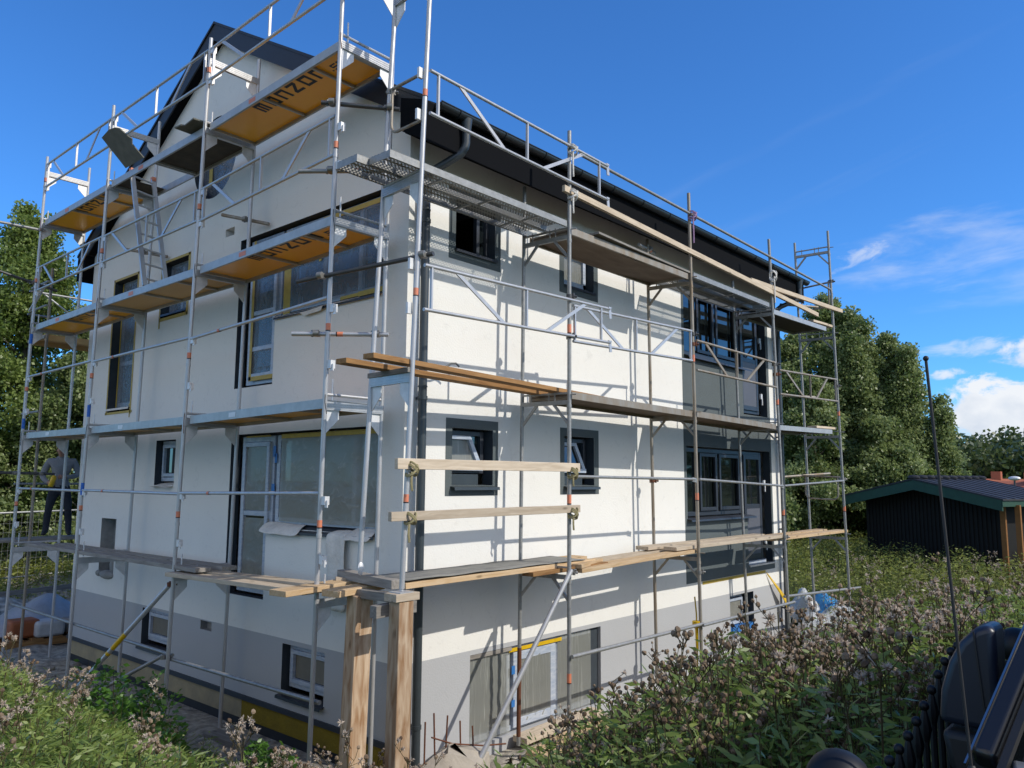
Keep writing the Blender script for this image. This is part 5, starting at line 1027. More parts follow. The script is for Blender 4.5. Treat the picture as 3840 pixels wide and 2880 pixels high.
def pa(c):
    if any((c-h).length < 0.085 for h in hands): return 0
    if c.z > 1.475: return 0
    if c.z > 0.93 or (math.hypot(c.dot(PL), c.dot(PF)) > 0.24 and c.z > 0.9): return 1
    return 3 if c.z < 0.10 else 2
skin_mesh('body', nd, ed, 'pelvis', [M['skin'], M['hoodie'], M['trousers'], M['boots']], pa, person)
hd = PB+Vector(pj(-.012, .03, 1.655)); MB().ball(hd, .088, 14, 10, (1.0, 1.05, .72)).build('hair', M['hair'], person)
hc = PB+Vector(pj(0, -.075, 1.43)); MB().ball(hc, .10, 12, 8, (1.2, .7, .75)).build('hood', M['hoodie'], person)
for s_ in (-.045, .02): MB().ball(PB+Vector(pj(s_, .125, 1.605)), .009, 8, 6).build('eye', M['black'], person)
MB().ball(PB+Vector(pj(-.02, .125, 1.545)), .022, 8, 6, (1.1, .5, .3)).build('mouth', mat('lips', (0.25, 0.09, 0.08), 0.5), person)
for s_ in (-.085, .068): MB().ball(PB+Vector(pj(s_, .035, 1.585)), .028, 8, 6, (.4, .7, 1)).build('ear', M['skin'], person)
bo = thing('bottle', 'yellow squeeze bottle with pale cap in the hands of the worker', 'bottle', PB+Vector(pj(-.115, .29, .93)))
p0 = PB+Vector(pj(-.135, .29, .92)); p1 = PB+Vector(pj(-.07, .30, 1.14)); d = (p1-p0)
MB().path([p0, p0+d*.04, p0+d*.75, p0+d*.88, p0+d*.93], [.040, .046, .046, .03, .02], 12).build('bottle_body', M['yellow'], bo); MB().path([p0+d*.935, p1], [.02, .012], 10).build('cap', M['plate'], bo)
# ------------------------------------------------------------------ shed, far houses, lamp
shed = thing('shed', 'black timber shed with green bargeboards and low tiled roof', 'shed', (19, -0.4, -2.7))
s0, s1 = Vector((20.2, 2.0, 0)), Vector((18.0, -2.66, 0)); gd = (s1-s0).normalized(); nd_ = Vector((-gd.y, gd.x, 0)); nd_ = nd_ if nd_.dot(CAM-s0) < 0 else -nd_
mid = (s0+s1)/2; Wd = (s1-s0).length; LN = 2.3; hz, az_ = -0.40, 0.10
def sp_(u, v, z): q_ = mid+gd*u+nd_*v; return (q_.x, q_.y, z)
M['blackwood'] = mat('black_tarred_boards', (0.010, 0.010, 0.010), 0.75, 0, 8, None, 0.3); M['greentrim'] = mat('dark_green_paint', (0.018, 0.075, 0.045), 0.55, 0, 6); M['tile'] = mat('dark_concrete_tiles', (0.028, 0.028, 0.033), 0.6, 0, 6); M['rawwood'] = mat('raw_orange_boards', (0.30, 0.13, 0.035), 0.8, 0, 9)
hw = Wd/2-0.38
w = MB(); w.prism([sp_(-hw, 0, -3.2), sp_(hw, 0, -3.2), sp_(hw, 0, hz-0.08), sp_(0, 0, az_-0.12), sp_(-hw, 0, hz-0.08)], nd_*LN)
for k in range(34):
    u = -hw+0.1+k*(2*hw-0.2)/33; w.beam(sp_(u, -0.012, -3.1), sp_(u, -0.012, hz-0.1+0.45*(1-abs(u)/hw)*0.95), 0.05, 0.024, tuple(nd_))
w.build('board_wall', M['blackwood'], shed)
for u in (hw+0.02, hw+0.42): MB().beam(sp_(u, -0.03, -3.1), sp_(u, -0.03, hz-0.12), 0.14, 0.05, tuple(nd_)).build('raw_board', M['rawwood'], shed)
for sg in (-1, 1):
    MB().prism([sp_(0, -0.55, az_+0.0), sp_(sg*Wd/2, -0.55, hz), sp_(sg*Wd/2, -0.55, hz-0.27), sp_(0, -0.55, az_-0.27)], nd_*0.04).build('bargeboard', M['greentrim'], shed)
    w = MB(); w.prism([sp_(0, -0.57, az_+0.05), sp_(sg*(Wd/2+0.05), -0.57, hz+0.03), sp_(sg*(Wd/2+0.05), -0.57, hz-0.01), sp_(0, -0.57, az_+0.01)], nd_*(LN+0.6))
    for k in range(9):
        v = -0.45+k*0.33; w.path([sp_(0, v, az_+0.05), sp_(sg*(Wd/2+0.05), v, hz+0.03)], 0.022, 6)
    w.build('tiled_roof', M['tile'], shed)
    MB().prism([sp_(sg*(Wd/2+0.02), -0.55, hz-0.02), sp_(sg*(Wd/2+0.02), -0.55, hz-0.16), sp_(sg*(Wd/2-0.02), -0.55, hz-0.16), sp_(sg*(Wd/2-0.02), -0.55, hz-0.02)], nd_*(LN+0.5)).build('fascia', M['greentrim'], shed)
w = MB()
for k in range(10): w.ball(sp_(0, -0.5+k*0.30, az_+0.075), 0.09, 8, 5, (1.0, 1.9, 0.8))
w.build('ridge_tiles', M['tile'], shed)
M['redtile'] = mat('red_roof_tiles', (0.42, 0.13, 0.065), 0.8, 0, 3); M['housewall'] = mat('pale_house_wall', (0.45, 0.42, 0.38), 0.9, 0, 2); M['darkpane'] = mat('far_window_pane', (0.03, 0.035, 0.04), 0.1)
def far_house(label, c, wd, ln, z0, ze, zr, ang, chim=True):
    t = thing('far_house', label, 'house', (c[0], c[1], z0)); ca, sa = math.cos(ang), math.sin(ang); P = lambda u, v, z: (c[0]+u*ca-v*sa, c[1]+u*sa+v*ca, z)
    w = MB(); w.prism([P(-ln/2, -wd/2, z0), P(-ln/2, wd/2, z0), P(-ln/2, wd/2, ze), P(-ln/2, 0, zr-0.1), P(-ln/2, -wd/2, ze)], Vector(P(ln/2, 0, 0))-Vector(P(-ln/2, 0, 0))); w.build('wall', M['housewall'], t)
    for sg in (-1, 1):
        MB().prism([P(-ln/2-.4, 0, zr), P(-ln/2-.4, sg*(wd/2+.5), ze-0.3), P(-ln/2-.4, sg*(wd/2+.5), ze-0.45), P(-ln/2-.4, 0, zr-.15)], Vector(P(ln/2+.4, 0, 0))-Vector(P(-ln/2-.4, 0, 0))).build('roof', M['redtile'], t)
        for k in (-0.25, 0.2): MB().prism([P(ln*k, sg*(wd/2+0.02), z0+1), P(ln*k+1.4, sg*(wd/2+0.02), z0+1), P(ln*k+1.4, sg*(wd/2+0.02), z0+2.2), P(ln*k, sg*(wd/2+0.02), z0+2.2)], Vector(P(0, sg*0.03, 0))-Vector(P(0, 0, 0))).build('window', M['darkpane'], t)
    if chim: q_ = P(ln*0.1, 0.3, 0); MB().box(q_[0]-.45, q_[1]-.45, zr-.6, q_[0]+.45, q_[1]+.45, zr+.8).build('chimney', M['redtile'], t)
far_house('distant house with red tiled roof, nearest the tall trees', (100, 17.6), 8, 12, -3.5, -0.8, 0.62, R(80), False)
far_house('distant house with red tiled roof and chimney above the shed ridge', (93, 12.2), 8, 9, -3.5, -1.3, 0.55, R(-60))
far_house('distant red roofed house beside the round street lamp', (84, 5.9), 8, 11, -3.5, -1.3, 0.30, R(75))
lp = thing('street_lamp', 'distant street lamp with a white globe in front of red roofs', 'street lamp', (70, 6.0, -3)); MB().tube((70, 6.0, -3), (70, 6.0, 0.30), 0.07, 8).build('lamp_post', M['steel_d'], lp); MB().ball((70, 6.0, 0.47), 0.30, 12, 8, (1, 1.5, .6)).build('lamp_globe', M['plate'], lp)
# ------------------------------------------------------------------ site clutter
rb = random.Random(9)
def rock(name, label, c, r, m, sc=(1, 1, .6), cat='rubble', group=None):
    w = MB(); w.ball(c, r, 9, 6, sc); w.v = [(x+rb.uniform(-.16, .16)*r, y+rb.uniform(-.16, .16)*r, z+rb.uniform(-.12, .12)*r) for x, y, z in w.v]
    return tag(w.build(name, M[m], None, smooth=25), label, cat, group)
M['concrete'] = mat('pale_broken_concrete', (0.45, 0.40, 0.33), 0.95, 0, 6, (20, 0.5), 0.2, 'Object', (0.33, 0.29, 0.24)); M['stone'] = mat('grey_stone', (0.30, 0.28, 0.25), 0.9, 0, 5, (15, 0.5))
rock('concrete_lump', 'pale broken concrete lump with rebar beside the downpipe', (0.25, -0.55, -2.93), 0.34, 'concrete', (1.6, .9, .8))
rock('concrete_lump', 'small pale concrete chunk under the raking prop', (0.9, -0.75, -3.05), 0.2, 'concrete', (1.4, 1, .7))
rbm = thing('rebar_grid', 'rusty reinforcing bars standing out of broken concrete by the downpipe', 'rebar', (0.4, -0.5, -3.0))
for x, zt in ((-0.08, -2.37), (0.05, -2.31), (0.22, -2.37), (0.42, -2.46), (0.60, -2.55)): MB().path([(x, -0.5, -3.05), (x+rb.uniform(-.01, .01), -0.5, -2.7), (x+rb.uniform(-.015, .015), -0.5, zt)], 0.009, 6).build('bar', M['rust'], rbm)
MB().path([(0.0, -0.515, -2.53), (0.3, -0.512, -2.66), (0.75, -0.515, -2.78), (1.1, -0.52, -2.84)], 0.009, 6).build('bar', M['rust'], rbm)
plank('plank', 'pale board along the foot of the wide basement window', (1.75, -0.16, -2.99), (3.3, -0.16, -2.97), 0.22, 0.07, 'wood_p', group=PK)
plank('plank', 'pale board lying on the rubble below the basement window', (1.5, -0.62, -3.02), (3.0, -0.50, -2.98), 0.3, 0.04, 'wood', group=PK)
plank('plank', 'dusty beam on the ground along the foot of the gable', (-0.42, 3.0, -3.08), (-0.36, 0.4, -3.03), 0.22, 0.09, 'wood_g', group=PK)
tag(MB().path([(0.20, -0.02, 1.29), (0.25, -0.14, 1.27), (0.33, -0.16, 1.245), (0.42, -0.17, 1.26), (0.50, -0.20, 1.31), (0.55, -0.22, 1.315), (0.60, -0.22, 1.285)], 0.011, 8).build('cable', M['pipe'], None), 'loose grey cable end sticking out of the wall above the brown planks', 'cable')
# yellow tape tail, funnel and plastic at the far end
w = MB(); w.add([(9.00, -0.02, -1.665), (9.04, -0.02, -1.72), (9.3, -0.10, -2.02), (9.36, -0.10, -1.98), (9.5, -0.15, -2.25), (9.62, -0.12, -2.18), (9.55, -0.2, -2.55), (9.66, -0.16, -2.5)], [(0, 1, 2, 3), (3, 2, 4, 5), (5, 4, 6, 7)])
o = w.build('tape_tail', M['yellow'], None, fix=False); md = o.modifiers.new('thick', 'SOLIDIFY'); md.thickness = 0.006; tag(o, 'long yellow masking tape tail hanging off the dark bay', 'tape')
fu = thing('funnel_hose', 'yellow tape loop with a round yellow end hanging at the third post', 'hose', (4.78, -0.8, -2.9)); MB().path([(4.79, -0.82, -1.62), (4.775, -0.85, -1.85), (4.775, -0.85, -2.05), (4.78, -0.85, -2.9)], 0.012, 6).build('strip', M['tape'], fu); MB().path([(4.76, -0.85, -1.95), (4.76, -0.85, -2.02), (4.775, -0.85, -2.06), (4.78, -0.85, -2.35)], [0.055, 0.052, 0.024, 0.02], 12).build('funnel', M['yellow'], fu)
M['clearplastic'] = film_mat('crumpled_clear_plastic', (0.62, 0.64, 0.65), 0.55, (5, 5, 5), 0.4); M['bluesheet'] = mat('blue_plastic_sheet', (0.06, 0.30, 0.62), 0.45, 0, 6, (12, 0.6))
def heap(name, label, c, sx, sy, h, m, seed, cat='plastic sheet', kk=14):
    r = np.random.RandomState(seed); w = MB(); vs = []
    ph = r.uniform(0, 6, 6)
    for j in range(kk+1):
        for i in range(kk+1):
            u, v = i/kk*2-1, j/kk*2-1; q_ = max(0, 1-(u*u+v*v))
            z = h*q_**0.7*(0.65+0.35*math.sin(3*u+ph[0])*math.cos(2.5*v+ph[1]))+0.10*h*math.sin(8*u+ph[2]+3*v)*math.sin(7*v+ph[3])
            x_, y_ = c[0]+sx*u*(1+.1*math.sin(4*v+ph[4])), c[1]+sy*v*(1+.1*math.sin(5*u+ph[5]))
            vs.append((x_, y_, max(c[2]+z, ground_z(x_, y_)+0.01)))
    w.add(vs, [(j*(kk+1)+i, j*(kk+1)+i+1, (j+1)*(kk+1)+i+1, (j+1)*(kk+1)+i) for j in range(kk) for i in range(kk)])
    o = w.build(name, M[m], None, smooth=60, fix=False); md = o.modifiers.new('thick', 'SOLIDIFY'); md.thickness = 0.006
    return tag(o, label, cat)
heap('plastic_sheet', 'crumpled clear plastic sheet heaped at the far end post', (10.15, -0.75, -2.85), 0.95, 0.55, 0.65, 'clearplastic', 3); heap('plastic_sheet', 'blue plastic sheet lying beside the crumpled clear plastic', (11.2, -0.35, -2.75), 0.55, 0.5, 0.55, 'bluesheet', 5); heap('plastic_sheet', 'pale clear plastic standing up behind the blue sheet', (11.0, 0.05, -2.75), 0.4, 0.35, 0.75, 'clearplastic', 7)
# pallet of bags under a white sheet, beyond the far corner
pal = thing('pallet', 'wooden pallet carrying bagged material beyond the far gable corner', 'pallet', (0.35, 11.0, -3.15))
for k in range(7): MB().box(-0.75+k*0.34, 10.4, -3.03, -0.55+k*0.34, 11.5, -3.0).build('slat', M['wood_b'], pal)
for y in (10.42, 10.95, 11.4): MB().box(-0.75, y, -3.15, 1.5, y+0.1, -3.031).build('bearer', M['wood_b'], pal)
M['orangebag'] = mat('orange_bag', (0.34, 0.10, 0.03), 0.6, 0, 5); M['whitebag'] = mat('white_printed_bag', (0.55, 0.55, 0.55), 0.6, 0, 9)
for k, (x, y, z, m, lb) in enumerate(((-0.15, 10.75, -3.0, 'orangebag', 'orange bag at the open front edge of the pallet sheet'), (0.25, 10.62, -3.0, 'whitebag', 'white printed bag in front of the orange one on the pallet'), (0.85, 10.85, -3.0, 'stone', 'grey bag at the back of the pallet, half covered'))):
    w = MB(); w.box(x-.26, y-.22, z, x+.26, y+.22, z+.34-.04*k); o = w.build('material_bag', M[m], None, bevel=0.06); tag(o, lb, 'bag', 'bags on the pallet')
M['whitesheet'] = mat('white_plastic_sheet', (0.42, 0.43, 0.45), 0.45, 0, 4, (8, 0.6)); heap('white_sheet', 'white plastic sheet thrown over the bags on the pallet', (0.30, 11.40, -2.95), 1.15, 0.70, 0.62, 'whitesheet', 11)
tag(MB().tube((0.95, 10.2, -3.1), (0.95, 10.2, -2.35), 0.28, 16).build('barrel', M['black'], None), 'black plastic barrel right of the covered pallet', 'barrel')
plank('plank', 'timber bar spanning between posts behind the pallet', (-2.5, 12.6, -2.42), (2.8, 12.9, -2.30), 0.05, 0.10, 'wood_g', 'timber')
plank('timber_stake', 'dark stake carrying the timber bar behind the pallet', (1.05, 12.85, -2.35), (1.1, 12.85, -3.2), 0.12, 0.12, 'wood_g', 'stake')
# site fence panels
SF = 'mobile site fence panels at the far side of the yard'
def fence_panel(label, a, b, h):
    a, b = Vector(a), Vector(b); t = thing('fence_panel', label, 'fence', (a+b)/2, SF); up = Vector((0, 0, h))
    w = MB(); w.path([a, a+up*.94, a+up+(b-a)*.04, b+up-(b-a)*.04, b+up*.94, b], 0.025, 8); w.tube(a+up*.1, b+up*.1, 0.02, 6); w.build('frame', M['galv'], t)
    w = MB(); L_ = (b-a).length; n_ = int(L_/0.14)
    for k in range(1, n_): p = a.lerp(b, k/n_); w.beam(p+up*.1, p+up*.98, 0.0035, 0.0035)
    for k in range(1, 7): w.beam(a+up*(.1+.125*k), b+up*(.1+.125*k), 0.0035, 0.0035)
    w.build('mesh', M['galv'], t)
fence_panel('site fence panel left of the worker, nearer the yard', (-2.9, 15.4, -2.9), (0.3, 16.6, -2.75), 1.85); fence_panel('site fence panel behind the legs of the worker', (0.4, 16.9, -2.75), (3.8, 17.4, -2.7), 1.85)
for k in range(46):
    x, y = rb.uniform(-4, 6), rb.uniform(12.2, 18.5); r = rb.uniform(0.06, 0.26)
    rock('stone', 'pale stone or lump of rubble in the sunlit yard', (x, y, ground_z(x, y)+r*0.15), r, rb.choice(['concrete', 'stone', 'concrete']), (rb.uniform(.8, 1.6), 1, rb.uniform(.4, .7)), 'stone', 'rubble stones in the yard')
for k in range(30):
    x, y = rb.uniform(-1.4, -0.05), rb.uniform(0.3, 8.5); r = rb.uniform(0.03, 0.08)
    rock('stone', 'small stone on the ground along the foot of the gable', (x, y, ground_z(x, y)+r*0.3), r, rb.choice(['concrete', 'stone']), (1.2, 1, .7), 'stone', 'small stones along the gable')
# ------------------------------------------------------------------ iron fence and parked car beside the camera
M['iron'] = mat('black_iron', (0.006, 0.006, 0.008), 0.55, 0.2, 12)
for x, lb in ((-4.08, 'black iron gate post with ball top, nearer the camera'), (-2.33, 'black iron gate post with ball top behind the car mirror')):
    t = thing('gate_post', lb, 'gate post', (x, -6.0, -1.65), 'ball topped gate posts'); MB().box(x-.04, -6.04, -1.7, x+.04, -5.96, -0.66).build('shaft', M['iron'], t); MB().path([(x, -6, -.66), (x, -6, -.63), (x, -6, -.615)], [.05, .05, .03], 12).build('collar', M['iron'], t); MB().ball((x, -6, -0.565), 0.062, 20, 14).build('ball', M['iron'], t)
gt = thing('iron_gate', 'black wrought iron gate with pointed pickets between two ball posts', 'gate', (-3.2, -6.0, -1.65))
for k in range(23):
    x = -3.99+k*0.0705; zt = -0.60+0.16*math.exp(-((x+3.15)/0.38)**2)
    w = MB(); w.tube((x, -6, -1.58), (x, -6, zt-.09), 0.0085, 8); w.path([(x, -6, zt-.09), (x, -6, zt-.06), (x, -6, zt-.018)], [.0085, .016, .006], 8); w.ball((x, -6, zt-.008), 0.012, 8, 6); w.build('picket', M['iron'], gt)
for z in (-1.5, -0.80): MB().box(-4.04, -6.012, z-.015, -2.37, -5.988, z+.015).build('rail', M['iron'], gt)
fe = thing('iron_fence', 'black iron picket fence continuing along the road beyond the gate', 'fence', (1.0, -6.0, -1.65))
for k in range(60):
    x = -2.2+k*0.10; MB().path([(x, -6, -1.58), (x, -6, -.72), (x, -6, -.70), (x, -6, -.62)], [.0085, .0085, .016, .004], 6).build('picket', M['iron'], fe)
for z in (-1.5, -0.82): MB().box(-2.29, -6.012, z-.015, 3.8, -5.988, z+.015).build('rail', M['iron'], fe)
car = thing('parked_car', 'dark off-road car parked along the iron fence, seen at mirror and windscreen pillar', 'car', (-3.0, -7.1, -1.65))
M['carpaint'] = mat('dark_car_paint', (0.010, 0.010, 0.012), 0.32, 0.0, None, None, 0.4, coat=0.35); M['cowl'] = mat('grey_cowl_plastic', (0.13, 0.14, 0.16), 0.35, 0, 30); M['rubber'] = mat('black_rubber', (0.012, 0.012, 0.013), 0.6); M['carglass'] = mat('tinted_car_glass', (0.006, 0.008, 0.009), 0.02, 0, None, None, 1.0); M['chrome'] = mat('bright_trim', (0.40, 0.40, 0.41), 0.3, 1.0); M['mirrorcap'] = mat('blue_black_mirror_shell', (0.012, 0.016, 0.030), 0.38, 0, None, None, 0.5)
YR, YL = -6.20, -7.90
prof = [(-5.08, -1.30), (-5.12, -1.05), (-5.10, -0.80), (-5.02, -0.70), (-4.60, -0.60), (-4.02, -0.535), (-3.92, -0.525), (-1.0, -0.50), (-0.75, -0.60), (-0.70, -1.28), (-1.2, -1.32), (-4.7, -1.32)]
w = MB(); n_ = len(prof); lv = [(YL, .05), (YL+.05, .0), (YR-.055, .0), (YR, .055)]; vs = []
for y, ins in lv:
    for x, z in prof: vs.append((x+(ins*0.6 if x < -3 else -ins*.6), y, z-(ins if z > -1.0 else -ins*.4)))
fs_ = [(i*n_+k, i*n_+(k+1) % n_, (i+1)*n_+(k+1) % n_, (i+1)*n_+k) for i in range(3) for k in range(n_)]
w.add(vs, fs_+[tuple(range(n_-1, -1, -1)), tuple(range(3*n_, 4*n_))]); w.build('body', M['carpaint'], car, bevel=0.02)
rt = [(-3.16, YR-.20, .12), (-3.16, YL+.20, .12), (-0.95, YL+.22, .10), (-0.95, YR-.22, .10)]; bt = [(-3.93, YR-.015, -.515), (-3.93, YL+.015, -.515), (-0.80, YL+.03, -.50), (-0.80, YR-.03, -.50)]
MB().prism(rt, (0, 0, .045)).build('roof', M['carpaint'], car, bevel=0.02)
MB().quad(bt[0], bt[1], rt[1], rt[0]).build('windscreen', M['carglass'], car)
for a, b in ((0, 3), (1, 2)): MB().quad(bt[a], bt[b], rt[b], rt[a]).build('side_window', M['carglass'], car)
MB().quad(bt[2], bt[3], rt[3], rt[2]).build('rear_window', M['carglass'], car)
for a in range(4):
    pl_ = MB().beam(bt[a], rt[a], 0.05, 0.045, (0, 1, 0)).build('pillar', M['carpaint'], car, bevel=0.012)
    if a < 2:
        s_ = 1 if a == 0 else -1
        MB().beam(Vector(bt[a])+Vector((-.035, s_*.024, .0)), Vector(rt[a])+Vector((-.035, s_*.022, .0)), 0.004, 0.006).build('trim_strip', M['chrome'], pl_); MB().beam(Vector(bt[a])+Vector((-.042, -s_*.035, .0)), Vector(rt[a])+Vector((-.042, -s_*.026, .0)), 0.014, 0.012).build('seal', M['rubber'], pl_)
for u in (.36, .66): MB().beam(lerp(bt[0], bt[3], u), lerp(rt[0], rt[3], u), .06, .03, (0, 1, 0)).build('pillar', M['carpaint'], car)
MB().prism([(-4.10, YR-.10, -.528), (-3.93, YR-.06, -.512), (-3.93, YL+.06, -.512), (-4.10, YL+.10, -.528)], (0, 0, .014)).build('cowl', M['cowl'], car, bevel=0.006)
MB().tube((-4.0, YR-.20, -.503), (-4.0, YR-.20, -.499), .022, 14).build('cowl_plug', M['rubber'], car)
for y0, y1 in ((YR-.35, YR-.95), (YR-1.0, YR-1.5)): MB().path([(-3.98, y0, -.48), (-3.90, y1, -.46), (-3.87, y1, -.44)], .008, 6).build('wiper', M['rubber'], car)
an = MB(); an.path([(-4.06, YR-.03, -.555), (-4.055, YR-.025, -.515), (-4.05, YR-.02, -.49)], [.022, .014, .006], 12); an.tube((-4.05, YR-.02, -.49), (-4.03, YR+.02, .235), .0028, 8); an.ball((-4.03, YR+.02, .238), .0055, 8, 6); an.build('antenna', M['rubber'], car)
# mirror: rounded shell on a short arm
mo = [(-6.079, -.520), (-6.086, -.45), (-6.105, -.388), (-6.130, -.341), (-6.160, -.311), (-6.190, -.298), (-6.199, -.315), (-6.200, -.525)]
mi = MB().prism([(-3.69, y, z) for y, z in mo], (.105, 0, 0)).build('side_mirror', M['mirrorcap'], car, bevel=0.030, smooth=89); mi.modifiers[0].segments = 5
MB().prism([(-3.586, y*.86-.861, z*.86-.06) for y, z in mo], (.006, 0, 0)).build('mirror_glass', M['chrome'], mi)
MB().prism([(-3.70, -6.084, -.532), (-3.70, -6.20, -.532), (-3.70, -6.215, -.64), (-3.70, -6.10, -.62)], (.09, 0, 0)).build('mirror_arm', M['rubber'], mi, bevel=0.015); MB().prism([(-3.694, -6.158, -.318), (-3.694, -6.161, -.316), (-3.694, -6.175, -.51), (-3.694, -6.172, -.51)], (.003, 0, 0)).build('shell_seam', M['rubber'], mi)
for x in (-4.45, -1.5):
    for y, s_ in ((YR-.02, -1), (YL+.02, 1)):
        wh = MB().tube((x, y, -1.28), (x, y+s_*.22, -1.28), .37, 28).build('wheel', M['rubber'], car, bevel=0.03); MB().tube((x, y+.006*-s_, -1.28), (x, y+s_*.02, -1.28), .22, 20).build('rim', M['alu_b'], wh)
for y in (YR-.28, YL+.28): MB().ball((-5.10, y, -.86), .09, 14, 8, (.35, 1.2, 1)).build('headlight', M['glass'], car)
for y0, y1, z in ((YR-.03+.035, YR+.035, -.8),): MB().box(-2.9, YR+.002, -.66, -2.72, YR+.02, -.635).build('door_handle', M['rubber'], car)
# ------------------------------------------------------------------ foliage
M['leaf_aspen'] = leaf_mat('aspen_leaf', (0.110, 0.165, 0.040), (0.360, 0.420, 0.175), 0.5)
M['leaf_birch'] = leaf_mat('birch_leaf', (0.100, 0.160, 0.030), (0.320, 0.400, 0.110), 0.5)
M['leaf_far'] = leaf_mat('far_forest_leaf', (0.055, 0.085, 0.026), (0.150, 0.190, 0.065), 0.35)
M['leaf_weed'] = leaf_mat('weed_leaf', (0.100, 0.170, 0.030), (0.350, 0.420, 0.110), 0.45)
M['leaf_meadow'] = leaf_mat('meadow_leaf', (0.150, 0.190, 0.030), (0.400, 0.420, 0.110), 0.5)
M['leaf_nettle'] = leaf_mat('nettle_leaf', (0.060, 0.150, 0.022), (0.150, 0.310, 0.055), 0.4)
M['stem_brown'] = leaf_mat('dry_stem', (0.070, 0.058, 0.030), (0.130, 0.115, 0.055), 0.0, 0.8)
M['head_brown'] = leaf_mat('dry_thistle_head', (0.095, 0.060, 0.038), (0.330, 0.245, 0.165), 0.15, 0.9)
M['fluff'] = leaf_mat('thistle_fluff', (0.48, 0.38, 0.29), (0.74, 0.63, 0.52), 0.4, 0.9)
M['bark'] = mat('grey_brown_bark', (0.085, 0.075, 0.06), 0.95, 0, 9, (20, 0.6), 0.1, 'Object', (0.16, 0.15, 0.13), 0.5, (1, 1, .3)); M['bark_pale'] = mat('pale_aspen_bark', (0.24, 0.23, 0.19), 0.9, 0, 5, (14, 0.4), 0.1, 'Object', (0.10, 0.09, 0.07), 0.5, (1, 1, .5))
RS = np.random.RandomState(11)
class FB:
    """foliage buffer: thousands of small quads with tint and material index"""
    def __init__(s): s.V = []; s.F = []; s.M = []; s.T = []; s.n = 0
    def quads(s, P, mi, tint):           # P: (n,4,3)
        n = len(P)
        if n == 0: return
        s.V.append(P.reshape(-1, 3)); s.F.append(np.arange(n*4).reshape(n, 4)+s.n); s.M.append(np.full(n, mi)); s.T.append(np.repeat(np.broadcast_to(tint, (n,)), 4)); s.n += n*4
    def leaves(s, c, d, L, W, mi, tint, rng, fold=0.0):
        """rhombic leaves: base at c, pointing along d"""
        n = len(c); d = d/np.linalg.norm(d, axis=1, keepdims=True); r = rng.normal(size=(n, 3)); sd = np.cross(d, r); sd /= np.linalg.norm(sd, axis=1, keepdims=True)+1e-9
        L = np.broadcast_to(L, (n,))[:, None]; W = np.broadcast_to(W, (n,))[:, None]
        s.quads(np.stack([c, c+d*L*.5+sd*W*.5, c+d*L, c+d*L*.5-sd*W*.5], 1), mi, tint)
    def strips(s, a, b, w, mi, tint, rng):
        """stems: two crossed thin strips"""
        n = len(a); d = b-a; L = np.linalg.norm(d, axis=1, keepdims=True)+1e-9; d = d/L; r = rng.normal(size=(n, 3)); s1 = np.cross(d, r); s1 /= np.linalg.norm(s1, axis=1, keepdims=True)+1e-9; s2 = np.cross(d, s1); w = np.broadcast_to(w, (n,))[:, None]/2
        for q_ in (s1, s2): s.quads(np.stack([a-q_*w, a+q_*w, b+q_*w*.75, b-q_*w*.75], 1), mi, tint)
    def heads(s, c, d, r, mi, tint, rng, k=5):
        """little dried flower heads: cup of k sides, open top"""
        n = len(c); d = d/np.linalg.norm(d, axis=1, keepdims=True); e1 = np.cross(d, rng.normal(size=(n, 3))); e1 /= np.linalg.norm(e1, axis=1, keepdims=True)+1e-9; e2 = np.cross(d, e1); r = np.broadcast_to(r, (n,))[:, None]
        prof_ = [(0.25, -1.0), (0.95, -0.35), (0.85, 0.5), (0.35, 1.05)]
        rings = [[c+(e1*math.cos(2*math.pi*i/k)+e2*math.sin(2*math.pi*i/k))*r*p[0]+d*r*p[1] for i in range(k)] for p in prof_]
        for j in range(3):
            for i in range(k): s.quads(np.stack([rings[j][i], rings[j][(i+1) % k], rings[j+1][(i+1) % k], rings[j+1][i]], 1), mi, tint)
    def build(s, name, mats, parent=None): return mesh_np(name, np.concatenate(s.V), np.concatenate(s.F), mats, np.concatenate(s.M), np.concatenate(s.T), parent)
def unit(n, rng): v = rng.normal(size=(n, 3)); return v/np.linalg.norm(v, axis=1, keepdims=True)
